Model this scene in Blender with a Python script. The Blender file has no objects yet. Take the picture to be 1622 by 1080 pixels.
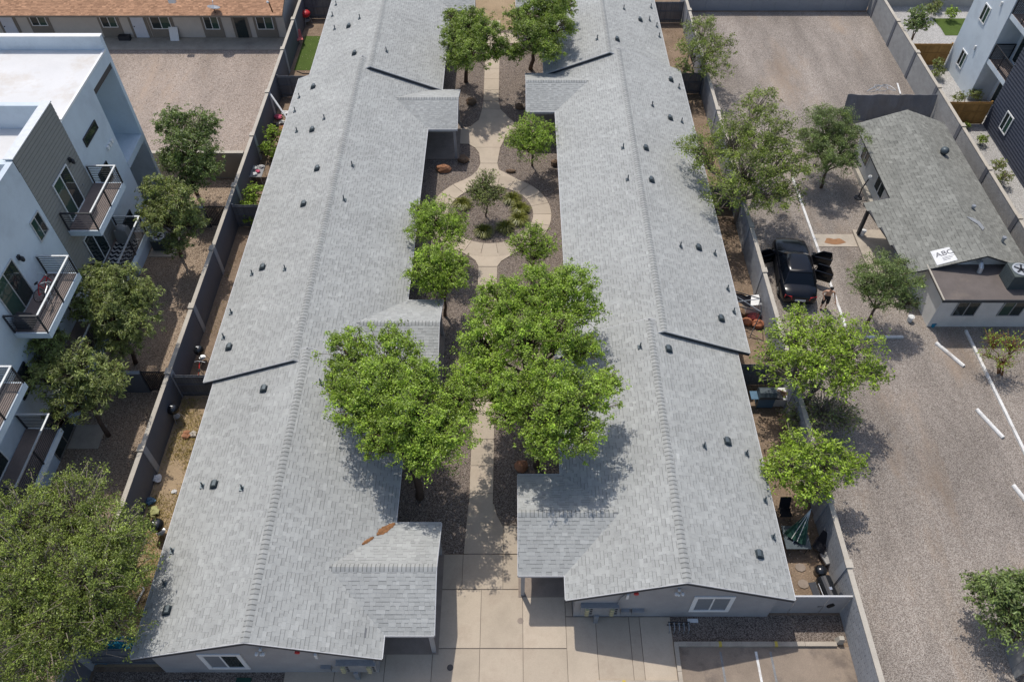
import bpy, math, random
import numpy as np
from mathutils import Vector, Matrix
random.seed(7); RNG = np.random.default_rng(7)
scene = bpy.context.scene
COL = scene.collection

# ---------------------------------------------------------------- camera, sky, sun, exposure
F_PX, PITCH, CAM_H, CX, CY = 1250.0, math.radians(50.1), 33.0, 813.0, 540.0
cam_data = bpy.data.cameras.new('camera')
cam_data.sensor_width = 36.0
cam_data.lens = F_PX / 1622.0 * 36.0
cam_data.shift_x = -(CX - 811.0) / 1622.0
cam_data.clip_end = 2000.0
cam = bpy.data.objects.new('camera', cam_data)
cam.location = (0, 0, CAM_H)
cam.rotation_euler = (math.pi / 2 - PITCH, 0, 0)
COL.objects.link(cam); scene.camera = cam

SUN_DIR = Vector((0.21, -0.46, -1.0)).normalized()      # the way the light travels
SUN_EL = math.asin(-SUN_DIR.z); SUN_AZ = math.atan2(-SUN_DIR.x, -SUN_DIR.y)
world = bpy.data.worlds.new('World'); scene.world = world; world.use_nodes = True
wn = world.node_tree.nodes; wl_ = world.node_tree.links
sky = wn.new('ShaderNodeTexSky'); sky.sky_type = 'NISHITA'; sky.sun_disc = False
sky.sun_elevation = SUN_EL; sky.sun_rotation = SUN_AZ; sky.altitude = 350; sky.dust_density = 2.5; sky.ozone_density = 0.6
wl_.new(sky.outputs[0], wn['Background'].inputs[0]); wn['Background'].inputs[1].default_value = 0.15
sun_data = bpy.data.lights.new('sun', 'SUN'); sun_data.energy = 3.0; sun_data.angle = math.radians(0.6)
sun_data.color = (1.0, 0.955, 0.89)
sun = bpy.data.objects.new('sun', sun_data); sun.rotation_euler = SUN_DIR.to_track_quat('-Z', 'Y').to_euler()
sun.location = (0, 0, 60); COL.objects.link(sun)
vs = scene.view_settings
vs.view_transform = 'Standard'; vs.look = 'None'; vs.gamma = 1.0; vs.exposure = 0.06; vs.use_curve_mapping = False

# ---------------------------------------------------------------- measuring helpers (survey of the place from the photograph)
_fw = Vector((0, math.cos(PITCH), -math.sin(PITCH))); _up = Vector((0, math.sin(PITCH), math.cos(PITCH)))
def ray(x, y): return _fw + Vector((1, 0, 0)) * ((x - CX) / F_PX) - _up * ((y - CY) / F_PX)
def G(x, y, z=0.0):
    d = ray(x, y); t = (z - CAM_H) / d.z; return Vector((d.x * t, d.y * t, z))
def on_x(x, y, X):
    d = ray(x, y); t = X / d.x; return d.y * t, d.z * t + CAM_H
def on_y(x, y, Y):
    d = ray(x, y); t = Y / d.y; return d.x * t, d.z * t + CAM_H
def mpp(x, y, z):                                        # metres per photo pixel there
    return (G(x, y, z) - Vector((0, 0, CAM_H))).dot(_fw) / F_PX

# ---------------------------------------------------------------- materials
def _nt(name):
    m = bpy.data.materials.new(name); m.use_nodes = True
    return m, m.node_tree.nodes, m.node_tree.links, m.node_tree.nodes['Principled BSDF']
def _math(N, L, op, a, b):
    n = N.new('ShaderNodeMath'); n.operation = op
    for i, s in enumerate((a, b)):
        if isinstance(s, (int, float)): n.inputs[i].default_value = s
        else: L.new(s, n.inputs[i])
    return n.outputs[0]
def _mul(N, L, col, fac):
    n = N.new('ShaderNodeMix'); n.data_type = 'RGBA'; n.blend_type = 'MULTIPLY'; n.inputs[0].default_value = 1.0
    if isinstance(col, tuple): n.inputs[6].default_value = (*col, 1)
    else: L.new(col, n.inputs[6])
    L.new(fac, n.inputs[7]); return n.outputs[2]
def _noise(N, L, pos, scale, detail=5, rough=0.6):
    n = N.new('ShaderNodeTexNoise'); n.inputs['Scale'].default_value = scale
    n.inputs['Detail'].default_value = detail; n.inputs['Roughness'].default_value = rough
    L.new(pos, n.inputs['Vector']); return n.outputs['Fac']
def _range(N, L, v, a, b, lo=0.3, hi=0.7):
    n = N.new('ShaderNodeMapRange'); n.inputs[1].default_value = lo; n.inputs[2].default_value = hi
    n.inputs[3].default_value = a; n.inputs[4].default_value = b; L.new(v, n.inputs[0]); return n.outputs[0]
def _map(N, L, pos, sc):
    n = N.new('ShaderNodeMapping'); n.inputs['Scale'].default_value = sc; L.new(pos, n.inputs['Vector']); return n.outputs[0]
MATS = {}
def M(name, col, rough=0.85, var=0.12, scale=2.0, fine=0.08, fscale=25.0, bump=0.0, bscale=40.0, tone=False, metal=0.0,
      spec=0.3, stain=None, stain_scale=0.5, stain_amt=0.5, stain_lo=0.52, streak=None):
    m, N, L, B = _nt(name); pos = N.new('ShaderNodeNewGeometry').outputs['Position']
    c = col
    if stain:
        mx = N.new('ShaderNodeMix'); mx.data_type = 'RGBA'
        mx.inputs[6].default_value = (*col, 1); mx.inputs[7].default_value = (*stain, 1)
        L.new(_range(N, L, _noise(N, L, pos, stain_scale, 7, 0.68), 0.0, stain_amt, stain_lo, stain_lo + 0.14), mx.inputs[0]); c = mx.outputs[2]
    v = _range(N, L, _noise(N, L, pos, scale), 1 - var, 1 + var)
    f = _range(N, L, _noise(N, L, pos, fscale, 3), 1 - fine, 1 + fine)
    k = _math(N, L, 'MULTIPLY', v, f)
    if streak:
        k = _math(N, L, 'MULTIPLY', k, _range(N, L, _noise(N, L, _map(N, L, pos, streak[:3]), 1.0, 5), 1 - streak[3], 1 + streak[3]))
    if tone:
        at = N.new('ShaderNodeAttribute'); at.attribute_name = 'tone'; k = _math(N, L, 'MULTIPLY', k, at.outputs['Fac'])
    L.new(_mul(N, L, c, k), B.inputs['Base Color'])
    B.inputs['Roughness'].default_value = rough; B.inputs['Metallic'].default_value = metal
    B.inputs['Specular IOR Level'].default_value = spec
    if bump:
        bn = N.new('ShaderNodeBump'); bn.inputs['Strength'].default_value = bump; bn.inputs['Distance'].default_value = 0.03
        L.new(_noise(N, L, pos, bscale, 4), bn.inputs['Height']); L.new(bn.outputs[0], B.inputs['Normal'])
    MATS[name] = m; return m
def MGravel(name, c1, c2, c3, scale=14.0, patch=None, patch_scale=0.12, patch_lo=0.56, patch_amt=0.75, bump=0.8, big=0.12):
    """loose stones: one colour per stone, relief between them, worn patches of bare soil"""
    m, N, L, B = _nt(name); pos = N.new('ShaderNodeNewGeometry').outputs['Position']
    vo = N.new('ShaderNodeTexVoronoi'); vo.inputs['Scale'].default_value = scale; L.new(pos, vo.inputs['Vector'])
    rp = N.new('ShaderNodeValToRGB'); e = rp.color_ramp.elements
    e[0].position = 0.12; e[0].color = (*c1, 1); e[1].position = 0.9; e[1].color = (*c3, 1)
    e2 = e.new(0.5); e2.color = (*c2, 1)
    sp = N.new('ShaderNodeSeparateColor'); L.new(vo.outputs['Color'], sp.inputs[0]); L.new(sp.outputs[0], rp.inputs[0])
    c = rp.outputs[0]
    if patch:
        mx = N.new('ShaderNodeMix'); mx.data_type = 'RGBA'; L.new(c, mx.inputs[6]); mx.inputs[7].default_value = (*patch, 1)
        L.new(_range(N, L, _noise(N, L, _map(N, L, pos, (1.6, 0.55, 1)), patch_scale, 8, 0.7), 0.0, patch_amt, patch_lo, patch_lo + 0.12), mx.inputs[0]); c = mx.outputs[2]
    v = _range(N, L, _noise(N, L, _map(N, L, pos, (1.5, 0.35, 1)), 0.35, 6), 1 - big, 1 + big)
    L.new(_mul(N, L, c, v), B.inputs['Base Color'])
    B.inputs['Roughness'].default_value = 0.95; B.inputs['Specular IOR Level'].default_value = 0.15
    bn = N.new('ShaderNodeBump'); bn.inputs['Strength'].default_value = bump; bn.inputs['Distance'].default_value = 0.04
    L.new(vo.outputs['Distance'], bn.inputs['Height']); bn.invert = True; L.new(bn.outputs[0], B.inputs['Normal'])
    MATS[name] = m; return m
def MLeaf(name, col, trans=0.26):
    m, N, L, B = _nt(name); pos = N.new('ShaderNodeNewGeometry').outputs['Position']
    at = N.new('ShaderNodeAttribute'); at.attribute_name = 'tone'
    k = _math(N, L, 'MULTIPLY', _range(N, L, _noise(N, L, pos, 1.2, 4), 0.8, 1.2), at.outputs['Fac'])
    c = _mul(N, L, col, k)
    L.new(c, B.inputs['Base Color']); B.inputs['Roughness'].default_value = 0.42; B.inputs['Specular IOR Level'].default_value = 0.5
    tr = N.new('ShaderNodeBsdfTranslucent')
    tc = _mul(N, L, c, _rgb(N, (1.25, 1.35, 0.55))); L.new(tc, tr.inputs[0])
    ms = N.new('ShaderNodeMixShader'); ms.inputs[0].default_value = trans
    L.new(B.outputs[0], ms.inputs[1]); L.new(tr.outputs[0], ms.inputs[2])
    L.new(ms.outputs[0], N['Material Output'].inputs[0]); MATS[name] = m; return m
def _rgb(N, c):
    n = N.new('ShaderNodeRGB'); n.outputs[0].default_value = (*c, 1); return n.outputs[0]
def MGlass(name, col=(0.02, 0.03, 0.03), rough=0.06, spec=0.6):
    m, N, L, B = _nt(name); B.inputs['Base Color'].default_value = (*col, 1); B.inputs['Roughness'].default_value = rough
    B.inputs['Specular IOR Level'].default_value = spec; MATS[name] = m; return m

M('shingle', (0.370, 0.375, 0.358), 0.95, 0.075, 0.4, 0.13, 60, bump=0.5, bscale=120, tone=True, spec=0.1, streak=(0.35, 2.2, 0.35, 0.045))
M('shingle_brown', (0.40, 0.23, 0.14), 0.95, 0.1, 1.2, 0.15, 50, tone=True, spec=0.1)
M('shingle_weathered', (0.215, 0.215, 0.192), 0.95, 0.12, 0.8, 0.18, 50, tone=True, spec=0.1)
M('roof_deck', (0.16, 0.165, 0.17), 0.95)
M('fascia_dark', (0.05, 0.052, 0.056), 0.7)
M('trim_light', (0.50, 0.50, 0.50), 0.6, 0.05)
M('wall_grey', (0.345, 0.335, 0.33), 0.92, 0.07, 1.5, 0.05, 30, bump=0.35, bscale=60)
M('concrete', (0.47, 0.395, 0.305), 0.92, 0.11, 0.7, 0.06, 30, tone=True, stain=(0.345, 0.28, 0.215), stain_scale=0.7, stain_amt=0.6, stain_lo=0.5, spec=0.2)
M('concrete_joint', (0.21, 0.18, 0.15), 0.95)
M('kerb_concrete', (0.42, 0.365, 0.295), 0.92, 0.12, 1.5, 0.1, 20, stain=(0.3, 0.25, 0.2), stain_amt=0.5)
M('asphalt', (0.27, 0.215, 0.165), 0.95, 0.12, 1.2, 0.16, 45, stain=(0.11, 0.09, 0.08), stain_scale=0.7, stain_amt=0.6, bump=0.3, bscale=80)
M('paint_white', (0.70, 0.69, 0.66), 0.8, 0.12, 2, 0.15, 25, stain=(0.42, 0.36, 0.31), stain_scale=2.5, stain_amt=0.55, stain_lo=0.5)
M('paint_grey', (0.22, 0.22, 0.22), 0.8, 0.2, 4, 0.2, 20)
M('paint_yellow', (0.55, 0.42, 0.08), 0.8)
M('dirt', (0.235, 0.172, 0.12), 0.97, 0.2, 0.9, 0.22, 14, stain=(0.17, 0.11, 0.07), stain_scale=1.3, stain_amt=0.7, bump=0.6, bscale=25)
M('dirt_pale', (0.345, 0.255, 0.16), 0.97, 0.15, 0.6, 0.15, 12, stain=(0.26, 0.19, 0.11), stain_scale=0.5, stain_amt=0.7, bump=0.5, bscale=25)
MGravel('gravel_lot', (0.18, 0.15, 0.128), (0.30, 0.258, 0.22), (0.45, 0.40, 0.35), 36, patch=(0.365, 0.275, 0.20), patch_scale=0.11, patch_lo=0.53, patch_amt=0.6, big=0.26)
MGravel('gravel_tan', (0.24, 0.195, 0.16), (0.36, 0.295, 0.245), (0.45, 0.375, 0.32), 22, patch=(0.38, 0.29, 0.22), patch_scale=0.15, patch_lo=0.54, big=0.16)
MGravel('gravel_bed', (0.09, 0.07, 0.058), (0.205, 0.165, 0.135), (0.33, 0.275, 0.23), 32, bump=0.8)
MGravel('gravel_yard', (0.17, 0.125, 0.09), (0.36, 0.27, 0.195), (0.52, 0.41, 0.305), 30, bump=0.8)
MGravel('gravel_white', (0.30, 0.285, 0.265), (0.44, 0.425, 0.40), (0.58, 0.565, 0.54), 30)
M('turf', (0.072, 0.112, 0.02), 0.95, 0.12, 2, 0.25, 60, bump=0.8, bscale=120)
M('stucco_white', (0.58, 0.645, 0.69), 0.9, 0.05, 0.8, 0.04, 30, bump=0.15, bscale=60, stain=(0.42, 0.46, 0.50), stain_scale=0.6, stain_amt=0.35, stain_lo=0.5)
M('roof_membrane', (0.64, 0.63, 0.615), 0.7, 0.05, 0.6, 0.03, 20, stain=(0.52, 0.46, 0.39), stain_scale=0.45, stain_amt=0.6, stain_lo=0.5)
M('siding_tan', (0.255, 0.25, 0.225), 0.8, 0.04, 2, 0.04, 30)
M('siding_dark', (0.06, 0.067, 0.088), 0.6, 0.06, 2, 0.04, 30)
M('metal_black', (0.022, 0.024, 0.03), 0.45, 0.1, 5, 0.05, 30, spec=0.5)
M('metal_grey', (0.30, 0.32, 0.34), 0.45, 0.1, 5, 0.08, 30, metal=0.4)
M('metal_pale', (0.55, 0.57, 0.58), 0.4, 0.08, 5, 0.08, 30, metal=0.5)
M('vent_metal', (0.085, 0.105, 0.115), 0.45, 0.15, 6, 0.1, 30, metal=0.3)
M('frame_white', (0.74, 0.74, 0.72), 0.55, 0.04)
M('deck_brown', (0.22, 0.175, 0.155), 0.85, 0.1, 2, 0.1, 20)
MGlass('glass_dark'); MGlass('glass_green', (0.03, 0.065, 0.05)); MGlass('glass_car', (0.004, 0.006, 0.01), 0.08, 0.35)
M('blind', (0.20, 0.215, 0.23), 0.5, 0.05, spec=0.5)
M('wall_beige', (0.50, 0.46, 0.41), 0.92, 0.06, 1.5, 0.05, 30)
M('trim_taupe', (0.205, 0.18, 0.15), 0.9, 0.06)
M('door_paint', (0.55, 0.57, 0.62), 0.6, 0.04)
M('wall_cream', (0.62, 0.61, 0.58), 0.92, 0.07, 1.5, 0.06, 30)
M('roof_flat', (0.135, 0.115, 0.105), 0.9, 0.12, 1.5, 0.1, 30, stain=(0.22, 0.18, 0.14), stain_amt=0.4)
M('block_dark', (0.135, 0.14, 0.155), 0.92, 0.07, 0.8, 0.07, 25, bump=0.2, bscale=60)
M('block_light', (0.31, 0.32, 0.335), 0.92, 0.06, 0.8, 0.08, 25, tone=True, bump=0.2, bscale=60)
M('block_grey', (0.34, 0.335, 0.32), 0.93, 0.07, 0.8, 0.08, 25, tone=True, bump=0.3, bscale=60)
M('block_mortar', (0.20, 0.20, 0.20), 0.95)
M('block_tan', (0.30, 0.255, 0.205), 0.93, 0.07, 0.8, 0.08, 25, tone=True, bump=0.3, bscale=60)
M('cap_tan', (0.44, 0.40, 0.335), 0.9, 0.1, 1.5, 0.1, 20)
M('pilaster_pale', (0.36, 0.375, 0.39), 0.9, 0.06)
M('fence_grey', (0.135, 0.14, 0.15), 0.9, 0.1, 2, 0.12, 30, tone=True)
M('wood_new', (0.36, 0.20, 0.065), 0.85, 0.15, 3, 0.12, 30, tone=True)
M('bark', (0.115, 0.08, 0.058), 0.95, 0.2, 4, 0.2, 30, bump=0.5)
M('bark_pale', (0.27, 0.225, 0.18), 0.95, 0.2, 4, 0.2, 30)
M('casing_dark', (0.085, 0.10, 0.095), 0.6, 0.1)
M('twig', (0.32, 0.27, 0.22), 0.95, 0.2, 4, 0.2, 30)
MLeaf('leaf_bright', (0.265, 0.37, 0.045)); MLeaf('leaf_mid', (0.215, 0.285, 0.045)); MLeaf('leaf_olive', (0.225, 0.26, 0.08))
MLeaf('leaf_dark', (0.175, 0.23, 0.07)); MLeaf('leaf_acacia', (0.205, 0.255, 0.05)); MLeaf('leaf_lime', (0.27, 0.37, 0.04)); MLeaf('leaf_grass', (0.17, 0.175, 0.03), 0.2); MLeaf('straw', (0.38, 0.30, 0.11), 0.2)
M('rock_red', (0.36, 0.175, 0.095), 0.9, 0.25, 3, 0.15, 20, bump=0.6, bscale=12)
M('rock_brown', (0.17, 0.115, 0.075), 0.9, 0.25, 3, 0.15, 20, bump=0.6, bscale=12)
M('car_black', (0.0045, 0.0055, 0.009), 0.22, 0.05, spec=0.4)
M('rubber', (0.018, 0.018, 0.018), 0.85); M('chrome', (0.6, 0.61, 0.62), 0.25, metal=0.9)
M('lamp_red', (0.45, 0.012, 0.015), 0.25, spec=0.6); M('red_paint', (0.50, 0.03, 0.035), 0.4); M('red_pale', (0.60, 0.16, 0.15), 0.6)
M('skin', (0.50, 0.30, 0.20), 0.55, 0.06); M('cloth_black', (0.018, 0.018, 0.022), 0.9); M('hair_black', (0.012, 0.01, 0.009), 0.6)
M('grill_black', (0.012, 0.013, 0.015), 0.22, 0.1, spec=0.7); M('ash_grey', (0.33, 0.32, 0.30), 0.9, 0.3, 20, 0.3, 60)
M('cloth_green', (0.02, 0.062, 0.045), 0.9, 0.2); M('cloth_pale', (0.55, 0.55, 0.50), 0.9)
M('plastic_blue', (0.02, 0.25, 0.42), 0.4); M('plastic_white', (0.70, 0.70, 0.68), 0.5); M('plastic_steel_blue', (0.09, 0.17, 0.25), 0.5)
M('terracotta', (0.40, 0.16, 0.085), 0.85); M('bag_yellow', (0.33, 0.33, 0.13), 0.6)
M('cloth_pink', (0.52, 0.10, 0.16), 0.8); M('shade_cloth', (0.17, 0.175, 0.185), 0.95, 0.12, 1.0, 0.2, 40)
M('wrap_white', (0.66, 0.66, 0.65), 0.6); M('wrap_ink', (0.16, 0.16, 0.17), 0.7); M('rust', (0.24, 0.115, 0.05), 0.9, 0.3, 8, 0.25, 40)
M('puddle_mud', (0.29, 0.15, 0.07), 0.5, 0.2); M('paver', (0.27, 0.22, 0.18), 0.9, 0.15); M('rug_pale', (0.50, 0.49, 0.47), 0.95)
M('cover_grey', (0.27, 0.27, 0.265), 0.85); M('meter_glass', (0.45, 0.42, 0.25), 0.3, spec=0.6)

# ---------------------------------------------------------------- objects
WL = {}
def link(o): COL.objects.link(o); return o
def tag(o, label, cat, group=None):
    o['label'] = label; o['category'] = cat
    if group: o['group'] = group
    return o
def thing(name, label, cat, loc=(0, 0, 0), rz=0.0, group=None):
    o = bpy.data.objects.new(name, None); o.empty_display_size = 0.3
    o.location = loc; o.rotation_euler = (0, 0, rz); link(o); WL[o] = Vector(loc); return tag(o, label, cat, group)
class MB:
    def __init__(s): s.v = []; s.f = []; s.t = []
    def poly(s, pts, tone=1.0):
        b = len(s.v); s.v += [tuple(p) for p in pts]; s.f.append(tuple(range(b, b + len(pts)))); s.t.append(tone); return s
    def box(s, x0, x1, y0, y1, z0, z1, tone=1.0):
        b = len(s.v)
        s.v += [(x0, y0, z0), (x1, y0, z0), (x1, y1, z0), (x0, y1, z0), (x0, y0, z1), (x1, y0, z1), (x1, y1, z1), (x0, y1, z1)]
        for q in ((3, 2, 1, 0), (4, 5, 6, 7), (0, 1, 5, 4), (1, 2, 6, 5), (2, 3, 7, 6), (3, 0, 4, 7)):
            s.f.append(tuple(b + i for i in q)); s.t.append(tone)
        return s
    def hexa(s, p, tone=1.0):                      # 8 corners, bottom ring then top ring
        b = len(s.v); s.v += [tuple(q) for q in p]
        for q in ((3, 2, 1, 0), (4, 5, 6, 7), (0, 1, 5, 4), (1, 2, 6, 5), (2, 3, 7, 6), (3, 0, 4, 7)):
            s.f.append(tuple(b + i for i in q)); s.t.append(tone)
        return s
    def bar(s, a, b, w, h=None, tone=1.0):          # square bar between two points
        a = Vector(a); b = Vector(b); h = h or w; d = (b - a).normalized()
        u = d.cross(Vector((0, 0, 1)));  u = u.normalized() if u.length > 1e-4 else Vector((1, 0, 0)); n = u.cross(d)
        pts = []
        for p in (a, b):
            pts += [p - u * w / 2 - n * h / 2, p + u * w / 2 - n * h / 2, p + u * w / 2 + n * h / 2, p - u * w / 2 + n * h / 2]
        return s.hexa(pts, tone)
    def loft(s, rings, cap=True, tone=1.0, closed=True):
        b = len(s.v); n = len(rings[0])
        for r in rings: s.v += [tuple(p) for p in r]
        for i in range(len(rings) - 1):
            for j in range(n if closed else n - 1):
                k = (j + 1) % n
                s.f.append((b + i * n + j, b + i * n + k, b + (i + 1) * n + k, b + (i + 1) * n + j)); s.t.append(tone)
        if cap and closed:
            s.f.append(tuple(b + j for j in reversed(range(n)))); s.t.append(tone)
            s.f.append(tuple(b + (len(rings) - 1) * n + j for j in range(n))); s.t.append(tone)
        return s
    def tube(s, pts, radii, n=6, tone=1.0, cap=True):
        pts = [Vector(p) for p in pts]; rings = []
        if isinstance(radii, (int, float)): radii = [radii] * len(pts)
        prev = None
        for i, p in enumerate(pts):
            d = (pts[min(i + 1, len(pts) - 1)] - pts[max(i - 1, 0)])
            d = d.normalized() if d.length > 1e-6 else Vector((0, 0, 1))
            if prev is None:
                u = d.cross(Vector((0.3, 0.1, 1))); u = u.normalized() if u.length > 1e-3 else Vector((1, 0, 0))
            else:
                u = prev - d * prev.dot(d); u = u.normalized() if u.length > 1e-4 else Vector((1, 0, 0))
            prev = u; w = d.cross(u)
            rings.append([p + (u * math.cos(a) + w * math.sin(a)) * radii[i] for a in [2 * math.pi * k / n for k in range(n)]])
        return s.loft(rings, cap, tone)
    def lathe(s, c, prof, n=14, tone=1.0, axis='z'):
        c = Vector(c); rings = []
        for r, h in prof:
            ring = []
            for k in range(n):
                a = 2 * math.pi * k / n; x, y = r * math.cos(a), r * math.sin(a)
                ring.append(c + (Vector((x, y, h)) if axis == 'z' else Vector((h, x, y)) if axis == 'x' else Vector((y, h, x))))
            rings.append(ring)
        return s.loft(rings, True, tone)
    def ball(s, c, r, n=10, m=6, jit=0.0, seed=0, tone=1.0):
        rn = random.Random(seed); c = Vector(c); r = Vector(r) if hasattr(r, '__len__') else Vector((r, r, r)); rings = []
        for i in range(m + 1):
            a = -math.pi / 2 + math.pi * i / m; cr = max(math.cos(a), 0.03); ring = []
            for k in range(n):
                b = 2 * math.pi * k / n; q = 1 + rn.uniform(-jit, jit)
                ring.append(c + Vector((r.x * cr * math.cos(b) * q, r.y * cr * math.sin(b) * q, r.z * math.sin(a) * (1 + rn.uniform(-jit, jit) * 0.6))))
            rings.append(ring)
        return s.loft(rings, True, tone)
    def xform(s, mat): s.v = [tuple(mat @ Vector(p)) for p in s.v]; return s
    def mesh(s, name, smooth=False):
        me = bpy.data.meshes.new(name); me.from_pydata(s.v, [], s.f)
        a = me.attributes.new('tone', 'FLOAT', 'FACE'); a.data.foreach_set('value', s.t)
        if smooth: me.polygons.foreach_set('use_smooth', [True] * len(s.f))
        me.update(); return me
    def build(s, name, mat, parent=None, local=False, smooth=False, label=None, kind=None, at=None):
        off = Vector((0, 0, 0))
        if parent is not None:
            off = Vector((0, 0, 0)) if local else WL[parent]
        elif not local:
            if at is not None: off = Vector(at)
            else:
                a = np.array(s.v); lo, hi = a.min(0), a.max(0); off = Vector(((lo[0] + hi[0]) / 2, (lo[1] + hi[1]) / 2, lo[2]))
        s.v = [(p[0] - off.x, p[1] - off.y, p[2] - off.z) for p in s.v]
        me = s.mesh(name, smooth); me.materials.append(MATS[mat] if isinstance(mat, str) else mat)
        o = bpy.data.objects.new(name, me); link(o)
        if parent is not None:
            o.parent = parent; WL[o] = WL[parent]
        else:
            o.location = off; WL[o] = off
        if label: o['label'] = label
        if kind: o['kind'] = kind
        return o
def fast_mesh(name, verts, quads, tone=None, smooth=False):
    """verts (n,3) and quads (m,4) arrays"""
    me = bpy.data.meshes.new(name); nv, nf = len(verts), len(quads); k = quads.shape[1]
    me.vertices.add(nv); me.vertices.foreach_set('co', np.ascontiguousarray(verts, dtype=np.float32).ravel())
    me.loops.add(nf * k); me.loops.foreach_set('vertex_index', np.ascontiguousarray(quads, dtype=np.int32).ravel())
    me.polygons.add(nf); me.polygons.foreach_set('loop_start', np.arange(0, nf * k, k, dtype=np.int32))
    me.polygons.foreach_set('loop_total', np.full(nf, k, dtype=np.int32))
    me.update(calc_edges=True)
    a = me.attributes.new('tone', 'FLOAT', 'FACE'); a.data.foreach_set('value', np.asarray(tone if tone is not None else np.ones(nf), dtype=np.float32))
    me.polygons.foreach_set('use_smooth', np.full(nf, bool(smooth)))
    me.validate(); return me
def put(name, me, mat, parent=None, kind=None, loc=None):
    if not me.materials: me.materials.append(MATS[mat])
    o = bpy.data.objects.new(name, me); link(o)
    if parent is not None: o.parent = parent; WL[o] = WL[parent]
    if loc is not None: o.location = loc
    if kind: o['kind'] = kind
    return o
def sheet(name, pts, z, mat, kind='structure', label=None, cat=None):
    o = MB().poly([(p[0], p[1], z) for p in pts]).build(name, mat)
    if kind: o['kind'] = kind
    if label: tag(o, label, cat or name)
    return o
def rect(x0, x1, y0, y1): return [(x0, y0), (x1, y0), (x1, y1), (x0, y1)]
def copy_tree(o, parent=None):
    c = o.copy(); link(c); c.parent = parent; WL[c] = WL.get(o, Vector((0, 0, 0)))
    for ch in list(o.children): copy_tree(ch, c)
    return c
def prism(mb, pts, z0, z1, tone=1.0):
    b = len(mb.v); n = len(pts)
    mb.v += [(p[0], p[1], z0) for p in pts] + [(p[0], p[1], z1) for p in pts]
    mb.f.append(tuple(b + i for i in reversed(range(n)))); mb.t.append(tone)
    mb.f.append(tuple(b + n + i for i in range(n))); mb.t.append(tone)
    for i in range(n):
        j = (i + 1) % n; mb.f.append((b + i, b + j, b + n + j, b + n + i)); mb.t.append(tone)
    return mb

# ================================================================ THE SETTING: ground
sheet('ground', rect(-350, 350, -60, 600), 0.0, 'dirt')
sheet('gravel_lot', rect(14.02, 29.62, -12, 63.4), 0.006, 'gravel_lot')
sheet('gravel_lot', rect(-60, -17.24, 41.8, 57.4), 0.006, 'gravel_tan')
sheet('gravel_yard', rect(-21.9, -17.24, 2, 41.4), 0.006, 'gravel_yard')
sheet('courtyard_gravel', rect(-6.6, 3.6, 15.25, 60.5), 0.006, 'gravel_bed')
sheet('bare_soil', rect(-9, 6, 60.5, 90), 0.006, 'dirt_pale')
sheet('front_gravel', rect(6.62, 13.8, 11.36, 12.7), 0.006, 'gravel_bed')
sheet('front_gravel', rect(-16.9, -8.25, 8.6, 10.2), 0.006, 'gravel_bed')
sheet('parking_bay', rect(6.78, 13.8, -4, 11.18), 0.008, 'asphalt')
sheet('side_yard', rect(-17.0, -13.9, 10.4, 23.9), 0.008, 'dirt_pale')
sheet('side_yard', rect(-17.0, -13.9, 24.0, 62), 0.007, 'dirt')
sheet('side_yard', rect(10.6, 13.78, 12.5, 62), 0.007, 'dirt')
sheet('neighbour_yard', rect(29.9, 60, 20, 66), 0.006, 'gravel_white')
sheet('house_walk', rect(-60, -18.0, 57.4, 59.3), 0.03, 'kerb_concrete')

# walkway: cast slabs with open joints
WALK = thing('walkway', 'pale concrete path with a round loop', 'path', (-1.5, 30, 0)); del WALK['category'], WALK['label']; WALK['kind'] = 'structure'
MB().box(-2.04, -0.96, 15.2, 33.6, 0.007, 0.03).build('joint_bed', 'concrete_joint', WALK)
TS = lambda: RNG.uniform(0.88, 1.07)
def slab(pts, z=0.05, parent=WALK, z0=0.008): return prism(MB(), pts, z0, z, TS()).build('slab', 'concrete', parent)
g = 0.012
y = 15.25
while y < 33.2:
    y2 = min(y + 1.5, 33.3); slab(rect(-2.05, -0.95, y + g, y2 - g)); y = y2
y = 50.35
while y < 60.6:
    y2 = y + 1.45; slab(rect(-2.18, -1.07, y + g, y2 - g)); y = y2
RC = (-1.43, 37.95)
for k in range(22):
    a0, a1 = 2 * math.pi * k / 22 + 0.004, 2 * math.pi * (k + 1) / 22 - 0.004
    aa = [a0 + (a1 - a0) * i / 4 for i in range(5)]
    slab([(RC[0] + 3.82 * math.cos(a), RC[1] + 3.82 * math.sin(a)) for a in aa] + [(RC[0] + 2.68 * math.cos(a), RC[1] + 2.68 * math.sin(a)) for a in reversed(aa)])
slab([(-3.5, 41.1), (-1.43, 41.6), (0.64, 41.1), (-0.4, 41.95), (-0.95, 42.4), (-1.07, 43.05), (-2.2, 43.05), (-2.4, 42.3), (-2.75, 41.75)][::1], 0.046)
slab([(-2.05, 33.3), (-0.95, 33.3), (-0.72, 33.75), (-0.2, 34.2), (0.6, 34.75), (-1.43, 34.3), (-3.4, 34.75), (-2.6, 34.15), (-2.25, 33.8)], 0.046)
slab([(-2.2, 43.08), (-1.07, 43.08), (-0.9, 44.8), (-2.62, 44.8), (-2.32, 44.2)])
slab([(-2.68, 44.82), (-0.88, 44.82), (-0.6, 45.8), (0.3, 46.55), (0.3, 47.4), (-0.35, 48.3), (-0.9, 49.3), (-2.25, 49.3), (-2.45, 48.0), (-3.0, 47.25), (-3.74, 46.95), (-3.74, 45.25), (-3.05, 45.2)])
slab([(-2.24, 49.32), (-0.92, 49.32), (-1.05, 50.3), (-2.2, 50.3)])
slab([(0.32, 46.56), (2.6, 46.6), (2.6, 48.2), (0.9, 47.6), (0.32, 47.42)])
slab(rect(-5.5, -3.76, 44.7, 46.95))
slab([(1.0, 58.4), (-1.05, 58.4), (-1.05, 59.9), (1.0, 59.9)][::-1])

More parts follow.
